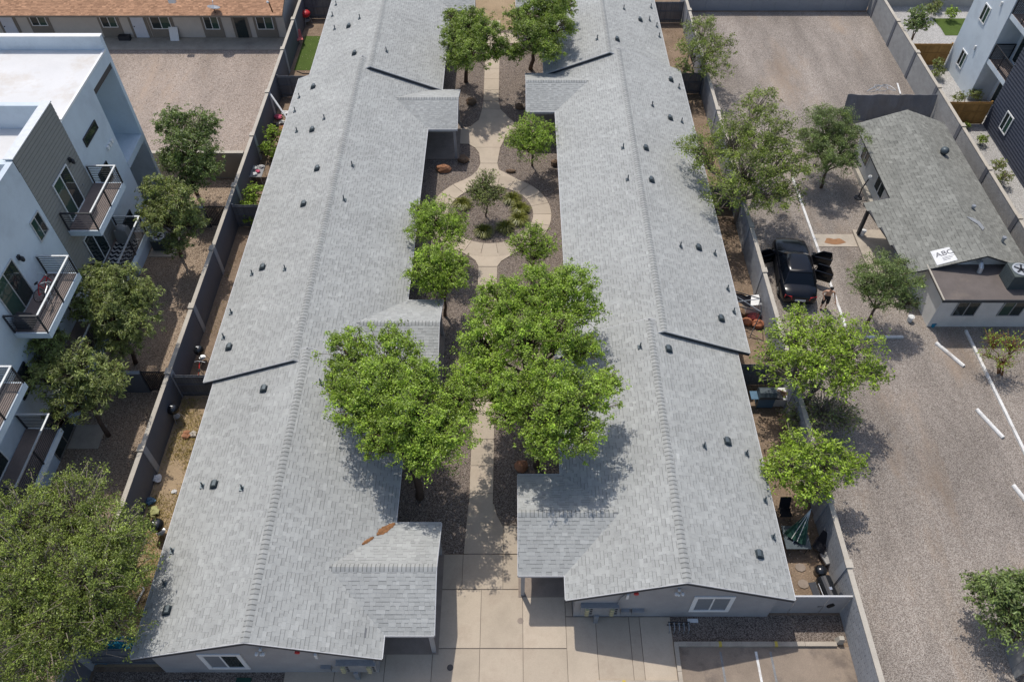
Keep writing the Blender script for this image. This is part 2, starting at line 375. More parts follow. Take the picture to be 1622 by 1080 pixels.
PLAZA = thing('plaza', 'concrete entrance plaza', 'path', (0, 12, 0)); del PLAZA['category'], PLAZA['label']; PLAZA['kind'] = 'structure'
prism(MB(), rect(-9.2, 6.6, -4, 15.2), 0.005, 0.02).build('joint_bed', 'concrete_joint', PLAZA)
def ps(x0, x1, y0, y1): slab(rect(x0 + g, x1 - g, y0 + g, y1 - g), 0.05, PLAZA, 0.01)
for a, b in ((-5.2, -2.22), (-2.22, -0.45), (-0.45, 2.4)): ps(a, b, 13.62, 15.22)
slab([(-2.2, 15.25), (-0.46, 15.25), (-0.46, 16.55), (-0.75, 17.1), (-0.9, 17.7), (-2.08, 17.7)], 0.047, PLAZA, 0.01)
slab([(-0.44, 15.25), (2.4, 15.25), (2.4, 16.6), (-0.25, 16.6), (-0.44, 16.6)], 0.05, PLAZA, 0.01)
for a, b in ((-5.2, -3.3), (-3.3, -1.37), (-1.37, 0.4), (0.4, 2.2)): ps(a, b, 11.12, 13.6)
ps(2.2, 2.5, 12.44, 13.6)
for y0, y1 in ((8.6, 11.1), (6.1, 8.58), (3.6, 6.08)):
    for a, b in ((-9.2, -7.2), (-7.2, -5.2), (-5.2, -3.3), (-3.3, -1.37), (-1.37, 0.4), (0.4, 2.2)): ps(a, b, y0, y1)
for a, b in ((2.2, 3.45), (3.45, 4.85), (4.85, 5.3), (5.3, 6.6)):
    ps(a, b, 9.85, 12.42) if a > 2.3 else ps(a, b, 8.6, 12.42)

# kerbs: cast lengths laid end to end
def kerb(name, label, x0, x1, y0, y1, h, n, along='x', mat='kerb_concrete', z0=0.0):
    o = thing(name, label, 'kerb', ((x0 + x1) / 2, (y0 + y1) / 2, 0))
    for i in range(n):
        if along == 'x':
            a, b = x0 + (x1 - x0) * i / n, x0 + (x1 - x0) * (i + 1) / n
            MB().box(a + 0.006, b - 0.006, y0, y1, z0, h).build('kerb_stone', mat, o)
        else:
            a, b = y0 + (y1 - y0) * i / n, y0 + (y1 - y0) * (i + 1) / n
            MB().box(x0, x1, a + 0.006, b - 0.006, z0, h).build('kerb_stone', mat, o)
    return o
k = kerb('parking_kerb', 'concrete kerb between the dark gravel strip and the parking bay', 6.78, 13.3, 11.18, 11.36, 0.15, 5)
for xx in (8.45, 10.75):
    MB().box(xx, xx + 0.12, 11.174, 11.366, 0.02, 0.154).build('paint_mark', 'paint_yellow', k)
kerb('parking_kerb', 'short concrete kerb running along the plaza edge beside the parking bay', 6.61, 6.78, 9.0, 11.36, 0.15, 2, 'y')
k = kerb('parking_kerb', 'concrete kerb at the bottom edge of the plaza left of the parking bay', 3.3, 6.6, 9.66, 9.83, 0.15, 3)
MB().box(4.35, 4.48, 9.654, 9.836, 0.02, 0.154).build('paint_mark', 'paint_yellow', k)
for nm, lab, xx, w_, mt in (('bay_line', 'white painted line dividing the parking bay', 9.9, 0.1, 'paint_white'), ('bay_line', 'faded grey painted line right of the white bay line', 10.5, 0.09, 'paint_grey'), ('bay_line', 'faded grey painted line at the left of the parking bay', 8.45, 0.09, 'paint_grey')):
    o = sheet(nm, rect(xx, xx + w_, 1, 11.0), 0.013, mt, None); tag(o, lab, 'road marking')
sheet('drain_cover', [(-2.55 + 0.13 * math.cos(a), 10.35 + 0.13 * math.sin(a)) for a in [k * math.pi / 8 for k in range(16)]], 0.056, 'metal_black', None, 'small round dark drain cover in the plaza at the shade line', 'drain cover')
sheet('drain_cover', [(0.3 + 0.13 * math.cos(a), 12.25 + 0.13 * math.sin(a)) for a in [k * math.pi / 8 for k in range(16)]], 0.056, 'paver', None, 'small round brownish drain cover in the sunlit plaza', 'drain cover')

# ================================================================ SHINGLED ROOFS
EXP = 0.155
WID = (0.14, 0.19, 0.24, 0.30, 0.37)
class Shingles:
    """collects overlapping courses of laminated shingles; nearest ones become single objects"""
    def __init__(s, seed): s.rng = np.random.default_rng(seed); s.P = []; s.W = []; s.D = []; s.T = []; s.R = []; s.FR = []
    def plane(s, P0, u, v, n, V, lo, hi, exp=EXP):
        k = 0; fr = (Vector(u), Vector(v), Vector(n))
        while k * exp < V - 0.02:
            v0 = k * exp; a, b = lo(v0 + exp / 2), hi(v0 + exp / 2)
            x = a - s.rng.uniform(0, 0.2); raised = s.rng.random() < 0.5
            while x < b:
                w = WID[s.rng.integers(0, 5)]; x0, x1 = max(x, a), min(x + w, b)
                if x1 - x0 > 0.03:
                    raised = not raised if s.rng.random() < 0.8 else raised
                    s.P.append(Vector(P0) + fr[0] * x0 + fr[1] * v0); s.W.append(x1 - x0); s.D.append(min(exp, V - v0))
                    s.T.append(s.rng.normal(1.0, 0.042) * (1.02 if raised else 0.985) + (0.07 if s.rng.random() < 0.10 else 0)); s.R.append(raised); s.FR.append(fr)
                x += w
            k += 1
    @staticmethod
    def faces(w, d, raised):
        t = 0.011 if raised else 0.005; q = 0.004; c = 0.0015
        V = [(0, 0, t), (w - q, 0, t), (w - q, d + 0.012, c), (0, d + 0.012, c), (0, 0, -0.004), (w - q, 0, -0.004)]
        Fq = [(0, 1, 2, 3), (4, 5, 1, 0)]; T = [1.0, 0.9]
        if not raised:
            zz = t + (c - t) * 0.8 + 0.0012
            V += [(0.0, d * 0.8, zz), (w - q, d * 0.8, zz), (w - q, d, zz - 0.0004), (0.0, d, zz - 0.0004)]
            Fq.append((6, 7, 8, 9)); T.append(0.68)
        return V, Fq, T
    def build(s, roof, mat, n_single=0, bulk='shingle_field'):
        idx = sorted(range(len(s.P)), key=lambda i: s.P[i].y); off = WL[roof]
        verts, faces, tones = [], [], []; base = 0; cache = {}
        for r, i in enumerate(idx):
            u, v, n = s.FR[i]
            if r < n_single:
                wq = min(WID, key=lambda z: abs(z - s.W[i])); tq = round(min(max(s.T[i], 0.88), 1.16) * 20) / 20; key = (wq, tq, s.R[i])
                if key not in cache:
                    V, Fq, T = s.faces(wq, s.D[i], s.R[i]); mb = MB(); mb.v = V + [(0, s.D[i], -0.004), (wq - 0.004, s.D[i], -0.004)]; mb.f = list(Fq)
                    m_ = len(V); mb.f += [(0, 3, m_, 4), (1, 5, m_ + 1, 2)]; mb.t = [tq * z for z in T] + [tq * 0.9] * 2
                    cache[key] = mb.mesh('shingle'); cache[key].materials.append(MATS[mat])
                o = bpy.data.objects.new('shingle', cache[key]); link(o); o.parent = roof
                mt = Matrix((u, v, n)).transposed().to_4x4(); mt.translation = s.P[i] - off
                sc = Matrix.Diagonal((s.W[i] / wq, 1, 1, 1)); o.matrix_local = mt @ sc
            else:
                V, Fq, T = s.faces(s.W[i], s.D[i], s.R[i]); p = s.P[i] - off
                for a in V: verts.append((p.x + u.x * a[0] + v.x * a[1] + n.x * a[2], p.y + u.y * a[0] + v.y * a[1] + n.y * a[2], p.z + u.z * a[0] + v.z * a[1] + n.z * a[2]))
                for q, t in zip(Fq, T): faces.append([base + j for j in q]); tones.append(t * s.T[i])
                base += len(V)
        if faces:
            put(bulk, fast_mesh(bulk, np.array(verts), np.array(faces), tones), mat, roof, 'stuff')
def ridge_caps(roof, mat, a, b, slope, count_single, dark=0.0, exp=0.2):
    """bent cap shingles lapped along a ridge from a to b"""
    a = Vector(a); b = Vector(b); d = (b - a).normalized(); L = (b - a).length; side = d.cross(Vector((0, 0, 1))).normalized()
    n = int(L / exp); out = []; h = 0.165
    for k in range(n): out.append((a + d * (k * exp), d, side))
    cl = {}
    mb = MB(); prof = [(-h, -h * slope - 0.002), (-h * 0.45, -h * 0.45 * slope + 0.012), (0, 0.014), (h * 0.45, -h * 0.45 * slope + 0.012), (h, -h * slope - 0.002)]
    lift = 0.016
    r0 = [(0, x, z + lift) for x, z in prof]; r1 = [(exp * 0.97, x, z + 0.006) for x, z in prof]; rb = [(0, x, z - 0.006) for x, z in prof]
    mb.loft([rb, r0, r1], False, 1.0, False)
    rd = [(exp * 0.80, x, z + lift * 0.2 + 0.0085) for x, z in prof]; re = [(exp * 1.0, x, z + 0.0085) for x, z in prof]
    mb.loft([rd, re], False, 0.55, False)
    for t in (0.9, 0.97, 1.03):
        m2 = MB(); m2.v = list(mb.v); m2.f = list(mb.f); m2.t = [x * t for x in mb.t]; cl[t] = m2.mesh('ridge_cap'); cl[t].materials.append(MATS[mat])
    keys = list(cl); bulk = MB(); off = WL[roof]
    for k, (p, dd, ss) in enumerate(out):
        mt = Matrix((dd, ss, Vector((0, 0, 1)))).transposed().to_4x4(); mt.translation = p - off
        if k < count_single:
            o = bpy.data.objects.new('ridge_cap', cl[keys[k % 3 if k % 5 else 1]]); link(o); o.parent = roof; o.matrix_local = mt
        else:
            bb = len(bulk.v); bulk.v += [tuple(mt @ Vector(q)) for q in mb.v]; bulk.f += [tuple(bb + i for i in f) for f in mb.f]; bulk.t += mb.t
    if bulk.f:
        me = bulk.mesh('ridge_cap_row'); put('ridge_cap_row', me, mat, roof, 'stuff')

SL, EZ = 0.376, 2.5
CS = 1 / math.sqrt(1 + SL * SL); SS = SL * CS
def vent(roof, x, y, kind, planes):
    """pipe or box vent standing on whichever roof plane that spot belongs to"""
    d = ray(x, y + (2 if kind == 'p' else 3)); best = None
    for (P0, n, xl, xr, y0, y1) in planes:
        t = (P0 - Vector((0, 0, CAM_H))).dot(n) / d.dot(n); p = Vector((0, 0, CAM_H)) + d * t
        if xl - 0.05 <= p.x <= xr + 0.05 and y0 - 0.3 <= p.y <= y1 + 0.3 and (best is None or t < best[0]): best = (t, p, n)
    if not best: return
    p, n = best[1], best[2]; sx = 1 if n.x > 0 else -1
    if kind == 'p':
        mb = MB(); mb.lathe(p + Vector((0, 0, -0.05)), [(0.11, 0.05), (0.06, 0.10), (0.035, 0.12), (0.035, 0.40), (0.028, 0.40)], 8)
        mb.box(p.x - 0.12, p.x + 0.12, p.y - 0.12, p.y + 0.12, p.z - 0.05, p.z + 0.03); mb.build('vent_pipe', 'vent_metal', roof)
    else:
        mb = MB(); w = 0.14
        q = [(p.x - w * 1.3, p.y - w * 1.3), (p.x + w * 1.3, p.y - w * 1.3), (p.x + w * 1.3, p.y + w * 1.3), (p.x - w * 1.3, p.y + w * 1.3)]
        zz = lambda X: p.z - (X - p.x) * n.x / n.z
        mb.hexa([(a, b, zz(a) - 0.02) for a, b in q] + [(a, b, zz(a) + 0.022) for a, b in q])
        v_ = mb.build('roof_vent', 'vent_metal', roof); mb2 = MB()
        lo, hi = p.x - sx * w, p.x + sx * w
        pts = [(lo, zz(lo) + 0.02), (hi, zz(hi) + 0.02), (hi, zz(hi) + 0.14), (p.x, zz(p.x) + 0.24), (lo, zz(lo) + 0.2)]
        r = lambda Y: [(a, Y, b) for a, b in pts]
        mb2.loft([r(p.y - w), r(p.y + w)]); mb2.build('roof_vent_hood', 'vent_metal', roof)

def apartment(name, label, secs, porches, court, vents, front_wall_inset=0.28):
    """secs: (x_left_eave, x_right_eave, y0, y1); court: +1 when the courtyard lies on the +x side"""
    o = thing(name, label, 'apartment building', ((secs[0][0] + secs[0][1]) / 2, secs[0][2] + 0.3, 0))
    planes = []; first = True; n_sh = 150; sh_objs = []
    for si, (xl, xr, y0, y1) in enumerate(secs):
        xm = (xl + xr) / 2; rise = (xr - xl) / 2 * SL; rz = EZ + rise; V = (xr - xl) / 2 / CS
        # walls under the roof
        w = MB(); a, b = xl + 0.45, xr - 0.45; c, d = y0 + front_wall_inset, y1 - 0.2; zt = lambda X: EZ + (X - xl) * SL if X < xm else EZ + (xr - X) * SL
        ring = lambda Y: [(a, Y, 0), (b, Y, 0), (b, Y, zt(b) - 0.14), (xm, Y, rz - 0.14), (a, Y, zt(a) - 0.14)]
        w.loft([ring(c), ring(d)]); w.build('wall', 'wall_grey', o)
        # roof deck: two thick slopes
        r = MB(); t = 0.10
        for s_, e0 in ((1, xl), (-1, xr)):
            p = [(e0, y0), (xm, y0), (xm, y1), (e0, y1)] if s_ > 0 else [(xm, y0), (e0, y0), (e0, y1), (xm, y1)]
            z = lambda X: (EZ if X == e0 else rz) - 0.006
            r.hexa([(X, Y, z(X) - t) for X, Y in p] + [(X, Y, z(X)) for X, Y in p])
        roof = r.build('roof', 'roof_deck', o)
        # rake and eave boards, light drip edge above dark board
        for Y, sg in ((y0, -1), (y1, 1)):
            tr = MB()
            for e0 in (xl, xr):
                za = lambda X: EZ if X == e0 else rz
                for (f0, f1, th, nm) in ((-0.05, 0.012, 0.02, 0),):
                    ya, yb = (Y - 0.03, Y - 0.002) if sg < 0 else (Y + 0.002, Y + 0.03)
                    X0, X1 = min(e0, xm), max(e0, xm)
                    tr.hexa([(X0, ya, za(X0) + f0), (X1, ya, za(X1) + f0), (X1, yb, za(X1) + f0), (X0, yb, za(X0) + f0),
                             (X0, ya, za(X0) + f1), (X1, ya, za(X1) + f1), (X1, yb, za(X1) + f1), (X0, yb, za(X0) + f1)])
            tr.build('drip_edge', 'trim_light', roof)
            tr = MB()
            for e0 in (xl, xr):
                za = lambda X: EZ if X == e0 else rz
                ya, yb = (Y - 0.022, Y - 0.002) if sg < 0 else (Y + 0.002, Y + 0.022); X0, X1 = min(e0, xm), max(e0, xm)
                tr.hexa([(X0, ya, za(X0) - 0.22), (X1, ya, za(X1) - 0.22), (X1, yb, za(X1) - 0.22), (X0, yb, za(X0) - 0.22),
                         (X0, ya, za(X0) - 0.052), (X1, ya, za(X1) - 0.052), (X1, yb, za(X1) - 0.052), (X0, yb, za(X0) - 0.052)])
            tr.build('rake_board', 'fascia_dark', roof)
        for e0, sg in ((xl, -1), (xr, 1)):
            MB().box(*sorted((e0 + sg * 0.024, e0 + sg * 0.002)), y0, y1, EZ - 0.13, EZ - 0.02).build('fascia', 'fascia_dark', roof)
            MB().box(*sorted((e0 + sg * 0.03, e0 + sg * 0.002)), y0, y1, EZ - 0.018, EZ + 0.012).build('drip_edge', 'trim_light', roof)
        sh = Shingles(1000 + si + int(xl * 10))
        n1 = Vector((-SS, 0, CS)); n2 = Vector((SS, 0, CS))
        Lh = lambda v: y1 - y0
        sh.plane((xl, y1, EZ), (0, -1, 0), (CS, 0, SS), n1, V - 0.05, lambda v: 0, Lh)
        sh.plane((xr, y0, EZ), (0, 1, 0), (-CS, 0, SS), n2, V - 0.05, lambda v: 0, Lh)
        planes += [(Vector((xl, y0, EZ)), n1, xl, xm, y0, y1), (Vector((xr, y0, EZ)), n2, xm, xr, y0, y1)]
        sh.build(roof, 'shingle', 250 if si == 0 else 0)
        nc = {0: 62, 1: 130, 2: 30}[si]
        ridge_caps(roof, 'shingle', (xm, y0, rz + 0.004), (xm, y1 - 0.05, rz + 0.004), SL, nc)
        if si == 0: roof0 = roof
    for pi, (xo, ya, yb) in enumerate(porches):
        # cross gable over an entrance; xo is its outer end
        sec = next(s_ for s_ in secs if s_[2] <= (ya + yb) / 2 <= s_[3] + 0.1); xe = sec[1] if court > 0 else sec[0]
        ym = (ya + yb) / 2; half = (yb - ya) / 2; rz = EZ + half * SL; L0 = abs(xo - xe); V = half / CS
        inn = xe - court * (half + 0.25)
        r = MB(); t = 0.10
        for e0, Y in ((ya, 1), (yb, -1)):
            p = [(xo, e0, EZ), (xe - court * 0.3, e0, EZ), (inn, ym, rz), (xo, ym, rz)]
            if (court > 0) == (Y > 0): p = p[::-1]
            r.hexa([(X, y_, z - 0.006 - t) for X, y_, z in p] + [(X, y_, z - 0.006) for X, y_, z in p])
        roof = r.build('porch_roof', 'roof_deck', o)
        sh = Shingles(2000 + pi + int(xo * 7))
        ux = -court
        sh.plane((xo, ya, EZ) if ux > 0 else (xo, ya, EZ), (ux, 0, 0), (0, CS, SS), (0, -SS, CS), V - 0.05, lambda v: 0, lambda v: L0 + v * CS + 0.12)
        sh.plane((xo, yb, EZ), (ux, 0, 0), (0, -CS, SS), (0, SS, CS), V - 0.05, lambda v: 0, lambda v: L0 + v * CS + 0.12)
        sh.build(roof, 'shingle', 60 if pi == 0 else 0)
        ridge_caps(roof, 'shingle', (xo, ym, rz + 0.004), (xe - court * (half - 0.1), ym, rz + 0.004), SL, 30, exp=0.172)
        xa, xb = (xo + 0.002, xo + 0.03) if court > 0 else (xo - 0.03, xo - 0.002)
        tr = MB()
        for e0 in (ya, yb):
            Y0, Y1 = min(e0, ym), max(e0, ym); za = lambda Y: EZ if Y == e0 else rz
            tr.hexa([(xa, Y0, za(Y0) - 0.16), (xb, Y0, za(Y0) - 0.16), (xb, Y1, za(Y1) - 0.16), (xa, Y1, za(Y1) - 0.16),
                     (xa, Y0, za(Y0) + 0.012), (xb, Y0, za(Y0) + 0.012), (xb, Y1, za(Y1) + 0.012), (xa, Y1, za(Y1) + 0.012)])
        tr.build('rake_board', 'trim_light', roof)
        X0, X1 = min(xo, xe), max(xo, xe)
        MB().box(X0, X1, ya - 0.026, ya - 0.003, EZ - 0.13, EZ + 0.01).build('fascia', 'trim_light', roof)
        MB().box(X0, X1, yb + 0.003, yb + 0.026, EZ - 0.13, EZ + 0.01).build('fascia', 'trim_light', roof)
        gx = xo - court * 0.12                                   # closed gable end, beams and posts
        gr = lambda X: [(X, ya + 0.15, EZ - 0.2), (X, yb - 0.15, EZ - 0.2), (X, yb - 0.15, EZ - 0.09), (X, ym, rz - 0.15), (X, ya + 0.15, EZ - 0.09)]
        mb = MB(); mb.loft([gr(gx), gr(gx - court * 0.12)] if court < 0 else [gr(gx - 0.12), gr(gx)]); mb.build('gable', 'wall_grey', o)
        xi = xe - court * 0.44
        for Y in (ya + 0.15, yb - 0.35):
            MB().box(min(gx, xi) + 0.13, max(gx, xi) - 0.13, Y, Y + 0.2, EZ - 0.32, EZ - 0.12).build('beam', 'wall_grey', o)
            MB().box(min(gx, gx - court * 0.16), max(gx, gx - court * 0.16), Y + 0.02, Y + 0.18, 0.0, EZ - 0.2).build('post', 'wall_grey', o)
        MB().box(min(gx + court * 0.1, xi), max(gx + court * 0.1, xi), ya + 0.1, yb - 0.1, 0.012, 0.075).build('porch_floor', 'paver', o)
        xw = xi + court * 0.004                                      # entrance doors under the porch
        for Y in (ya + 1.0, yb - 1.9):
            MB().box(min(xw, xw + court * 0.05), max(xw, xw + court * 0.05), Y, Y + 0.92, 0.08, 2.1).build('door', 'door_paint', o)
    for (x, y, k_) in vents: vent(roof0, x, y, k_, planes)
    return o, roof0

# name each roof's vents: photo position and kind
VL = [(532.7,6.5,'p'),(527,24,'p'),(570,28,'p'),(552,40,'b'),(530.5,45,'p'),(561,83,'b'),(612,80,'p'),(496,136,'b'),(474.5,153,'p'),(467.5,175,'p'),(514,187,'p'),(494,204,'b'),
      (470.5,207,'p'),(502,265.5,'b'),(558,261,'p'),(480.5,321.5,'b'),(545,315,'p'),(415.7,421.7,'b'),(400,432.7,'p'),(452,425,'p'),(367,494,'p'),(355,533,'p'),(362.7,548,'b'),
      (417.7,614,'b'),(321.5,767.8,'p'),(339,765,'b'),(384,771.5,'p'),(274,870.7,'p'),(262,922.6,'p'),(264.8,964,'b'),(508,604.5,'p')]
VR = [(988,13,'p'),(1031,11,'p'),(1014.5,30,'b'),(1028.6,31,'p'),(1040,41,'p'),(1044,57,'p'),(946,61,'p'),(978,61,'b'),(1063,125,'b'),(1075,138,'p'),(1033,166,'p'),(1062,185.5,'b'),
      (1079.5,192,'p'),(987,233,'p'),(1023.5,233,'b'),(994.5,283,'p'),(1032.5,283.5,'b'),(1077.5,389,'p'),(1107,390.5,'b'),(1131.7,401,'p'),(1152,456.7,'p'),(1142.7,502.7,'b'),
      (1161.7,492.7,'p'),(1014,548,'p'),(1059.6,551,'b'),(1115,705,'p'),(1152.6,697,'b'),(1182,717,'p'),(1224,849,'p'),(1203,875.5,'b'),(1211,791,'p')]
APT_L, ROOF_L = apartment('apartment_building', 'long low apartment building under a grey shingle roof, left of the courtyard',
    [(-14.45, -4.95, 9.9, 23.6), (-14.95, -5.55, 22.9, 49.3), (-14.28, -4.87, 47.97, 68)],
    [(-3.04, 10.77, 15.5), (-3.7, 23.65, 28.3), (-3.65, 43.4, 47.95), (-3.0, 58.9, 63.6)], 1, VL)
APT_R, ROOF_R = apartment('apartment_building', 'long low apartment building under a grey shingle roof, right of the courtyard',
    [(2.07, 11.15, 12.17, 25.5), (2.78, 11.77, 24.72, 50.4), (2.13, 11.1, 49.9, 68)],
    [(0.2, 13.17, 17.83), (0.86, 45.35, 50.0), (0.2, 58.9, 63.6)], -1, VR)

def front_win(Y, xa, xb, yb, yt):
    a, z0 = on_y(xa, yb, Y); b, _ = on_y(xb, yb, Y); _, z1 = on_y((xa + xb) / 2, yt, Y); return (a, b), z0, z1
def apt_front(o, roof, Y, xwin, z0, z1, x_bell, x_lamp, x_flood, x_meter, zr, W):
    """window, lamps, meters and vent on a gable front that faces the car park (wall plane Y)"""
    a, b = xwin; f = 0.17
    fr = MB().box(a, b, Y - 0.05, Y - 0.004, z0, z0 + f).box(a, b, Y - 0.05, Y - 0.004, z1 - f, z1).box(a, a + f, Y - 0.05, Y - 0.004, z0 + f, z1 - f).box(b - f, b, Y - 0.05, Y - 0.004, z0 + f, z1 - f)
    fr.box((a + b) / 2 - 0.03, (a + b) / 2 + 0.03, Y - 0.04, Y - 0.004, z0 + f, z1 - f)
    w = fr.build('window', 'frame_white', o)
    MB().box(a + f, (a + b) / 2 - 0.03, Y - 0.02, Y - 0.003, z0 + f, z1 - f).build('pane', 'blind', w)
    MB().box((a + b) / 2 + 0.03, b - f, Y - 0.02, Y - 0.003, z0 + f, z1 - f).build('pane', 'blind' if xwin[0] > 0 else 'glass_dark', w)
    MB().lathe((x_bell[0], Y - 0.13, x_bell[1]), [(0.10, 0), (0.10, 0.06), (0.04, 0.1)], 12, axis='y').build('alarm_bell', 'red_paint', o, smooth=False)
    MB().box(x_lamp[0], x_lamp[0] + 0.1, Y - 0.09, Y - 0.003, x_lamp[1] - 0.2, x_lamp[1] + 0.2).build('wall_lamp', 'plastic_white', o)
    zr0 = zr; x_flood, zr = x_flood[0], x_flood[1] + 0.2
    fl = MB().box(x_flood - 0.05, x_flood + 0.05, Y - 0.12, Y - 0.003, zr - 0.2, zr - 0.1)
    for s_ in (-1, 1): fl.ball((x_flood + s_ * 0.13, Y - 0.2, zr - 0.2), (0.075, 0.1, 0.075), 8, 5)
    fl.ball((x_flood, Y - 0.16, zr - 0.36), (0.07, 0.09, 0.07), 8, 5); fl.build('flood_light', 'plastic_white', o, smooth=True); zr = zr0
    mt = MB().box(x_meter, x_meter + 1.55, Y - 0.22, Y - 0.003, 0.75, 1.5); mt = mt.build('meter_panel', 'metal_grey', o)
    for xx in (x_meter + 0.18, x_meter + 1.2):
        for zz in (0.92, 1.14, 1.36):
            MB().lathe((xx + 0.08, Y - 0.31, zz), [(0.085, 0), (0.085, 0.09)], 12, axis='y').build('meter', 'meter_glass', mt)
            MB().box(xx + 0.21, xx + 0.3, Y - 0.235, Y - 0.221, zz - 0.05, zz + 0.05).build('breaker', 'metal_black', mt)
    MB().box(x_meter + 0.6, x_meter + 0.78, Y - 0.3, Y - 0.1, 0.05, 0.74).build('conduit', 'metal_grey', o)
    MB().tube([(x_meter + 1.5, Y - 0.08, 1.5), (x_meter + 1.55, Y - 0.06, 2.1), (x_meter + 1.75, Y - 0.04, 2.5)], 0.03, 6).build('conduit', 'metal_grey', o)
apt_front(APT_R, ROOF_R, 12.45, *front_win(12.45, 1090, 1153, 967, 943.5), on_y(1008, 940, 12.35), on_y(992, 944, 12.4), on_y(1076, 938, 12.3), 2.75, 3.55, 0)
apt_front(APT_L, ROOF_L, 10.18, *front_win(10.18, 332, 397.7, 1057.5, 1034.6), on_y(470.7, 1033, 10.08), on_y(498.4, 1040, 10.1), on_y(412, 1034, 10.0), -6.9, 3.55, 0)
for o_, x_, Y_, w_ in ((APT_R, 4.45, 12.45, 0.35), (APT_R, 4.9, 12.45, 0.5), (APT_L, -7.6, 10.18, 0.4)):
    MB().box(x_, x_ + w_, Y_ - 0.16, Y_ - 0.003, 0.55, 0.9).build('utility_box', 'metal_grey', o_)
MB().box(6.35, 7.05, 12.37, 12.446, 3.55, 3.75).build('gable_vent', 'metal_black', APT_R)
# rust-coloured leaf drifts along the valley of the left front porch
for k_, (t0, t1, w_) in enumerate(((0.04, 0.70, 0.15), (0.80, 1.22, 0.085))):
    mb = MB(); rr = random.Random(30 + k_); L_, R_, C_ = [], [], []
    for i in range(15):
        f = i / 14; t = t0 + (t1 - t0) * f; ww = w_ * (0.25 + 0.75 * math.sin(math.pi * f) ** 0.5) * rr.uniform(0.7, 1.2); z = EZ + t * SL + 0.02
        C_.append((-4.95 - t, 15.5 - t, z + 0.05)); L_.append((-4.95 - t - ww * 0.7, 15.5 - t + ww * 0.7, z + ww * 0.7 * SL)); R_.append((-4.95 - t + ww * 0.7, 15.5 - t - ww * 0.7, z + ww * 0.7 * SL))
    mb.loft([[p, q, r_] for p, q, r_ in zip(L_, C_, R_)], False, 1.0, False); o_ = mb.build('leaf_litter', 'rust')
    tag(o_, ('larger rusty brown drift of leaf litter in the valley of the left front porch roof', 'small rusty brown drift of leaf litter higher up the left porch roof valley')[k_], 'leaf litter')
# ================================================================ WALLS AND FENCES
def wall_run(name, label, X, y0, y1, h, posts, mat, cap='cap_tan', pil='pilaster_pale', t=0.2, blocks=0, mortar='block_mortar', cat='wall'):
    """masonry wall along Y with a cap and pilasters; with blocks>0 the courses are laid block by block"""
    o = thing(name, label, cat, (X, (y0 + y1) / 2, 0))
    ys = [y0] + sorted(p for p in posts if y0 < p < y1) + [y1]
    if not blocks:
        for a, b in zip(ys, ys[1:]): MB().box(X - t / 2, X + t / 2, a + 0.004, b - 0.004, 0, h).build('wall_panel', mat, o)
    else:
        MB().box(X - t / 2 + 0.012, X + t / 2 - 0.012, y0, y1, 0, h).build('mortar_core', mortar, o)
        all_ = []
        r = 0; z = 0.0
        while z < h - 0.05:
            zt = min(z + 0.2, h); yy = y0 - (0.2 if r % 2 else 0)
            while yy < y1:
                a, b = max(yy, y0), min(yy + 0.4, y1)
                if b - a > 0.06: all_.append((a, b, z, zt))
                yy += 0.4
            z += 0.2; r += 1
        all_.sort(key=lambda q: q[0]); rest = MB()
        tn = lambda: RNG.uniform(0.92, 1.06)
        for i, (a, b, c, d) in enumerate(all_):
            if i < blocks: MB().box(X - t / 2, X + t / 2, a + 0.006, b - 0.006, c + 0.004, d - 0.004, tn()).build('block', mat, o)
            else: rest.box(X - t / 2, X + t / 2, a + 0.006, b - 0.006, c + 0.004, d - 0.004, tn())
        if rest.f: rest.build('block_courses', mat, o, kind='stuff')
    for a, b in zip(ys, ys[1:]): MB().box(X - t / 2 - 0.008, X + t / 2 + 0.008, a + 0.008, b - 0.008, h + 0.002, h + 0.045).build('cap', cap, o)
    for p in posts:
        if y0 <= p <= y1:
            q = MB().box(X - t / 2 - 0.04, X + t / 2 + 0.04, p - 0.17, p + 0.17, 0, h + 0.07).build('pilaster', pil, o)
            MB().box(X - t / 2 - 0.055, X + t / 2 + 0.055, p - 0.19, p + 0.19, h + 0.072, h + 0.12).build('pilaster_cap', cap, q)
    return o
LP = [G(464.8, 30.4, 1.95).y, G(449.3, 77.5, 1.95).y, 48.6, 43.6, 38.4, G(336.7, 393.3, 1.95).y, G(310, 485, 1.95).y, G(271.7, 588.3, 1.95).y, G(225.9, 709.6, 1.95).y, 15.0, 10.4]
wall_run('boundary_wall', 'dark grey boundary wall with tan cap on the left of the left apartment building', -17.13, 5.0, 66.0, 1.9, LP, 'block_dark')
RP = [G(1341, 893, 1.95).y, G(1210, 428.3, 1.95).y, G(1190, 368, 1.95).y + 0.6, G(1228, 506, 1.95).y - 4.3, 16.9, 41.5, 46.5, 51.5, G(1091.2, 16, 1.95).y]
wall_run('boundary_wall', 'pale grey block wall with tan cap between the right side yards and the gravel lot', 13.91, 7.6, 63.4, 1.9, RP, 'block_light', blocks=300)
wall_run('boundary_wall', 'grey block wall along the far right behind the shingled house', 29.72, 26.0, 63.6, 2.05, [26.2 + 4.55 * i for i in range(9)], 'block_grey', pil='block_dark', blocks=300)  # pilasters coloured darker than the wall: their shaded side is in the colour
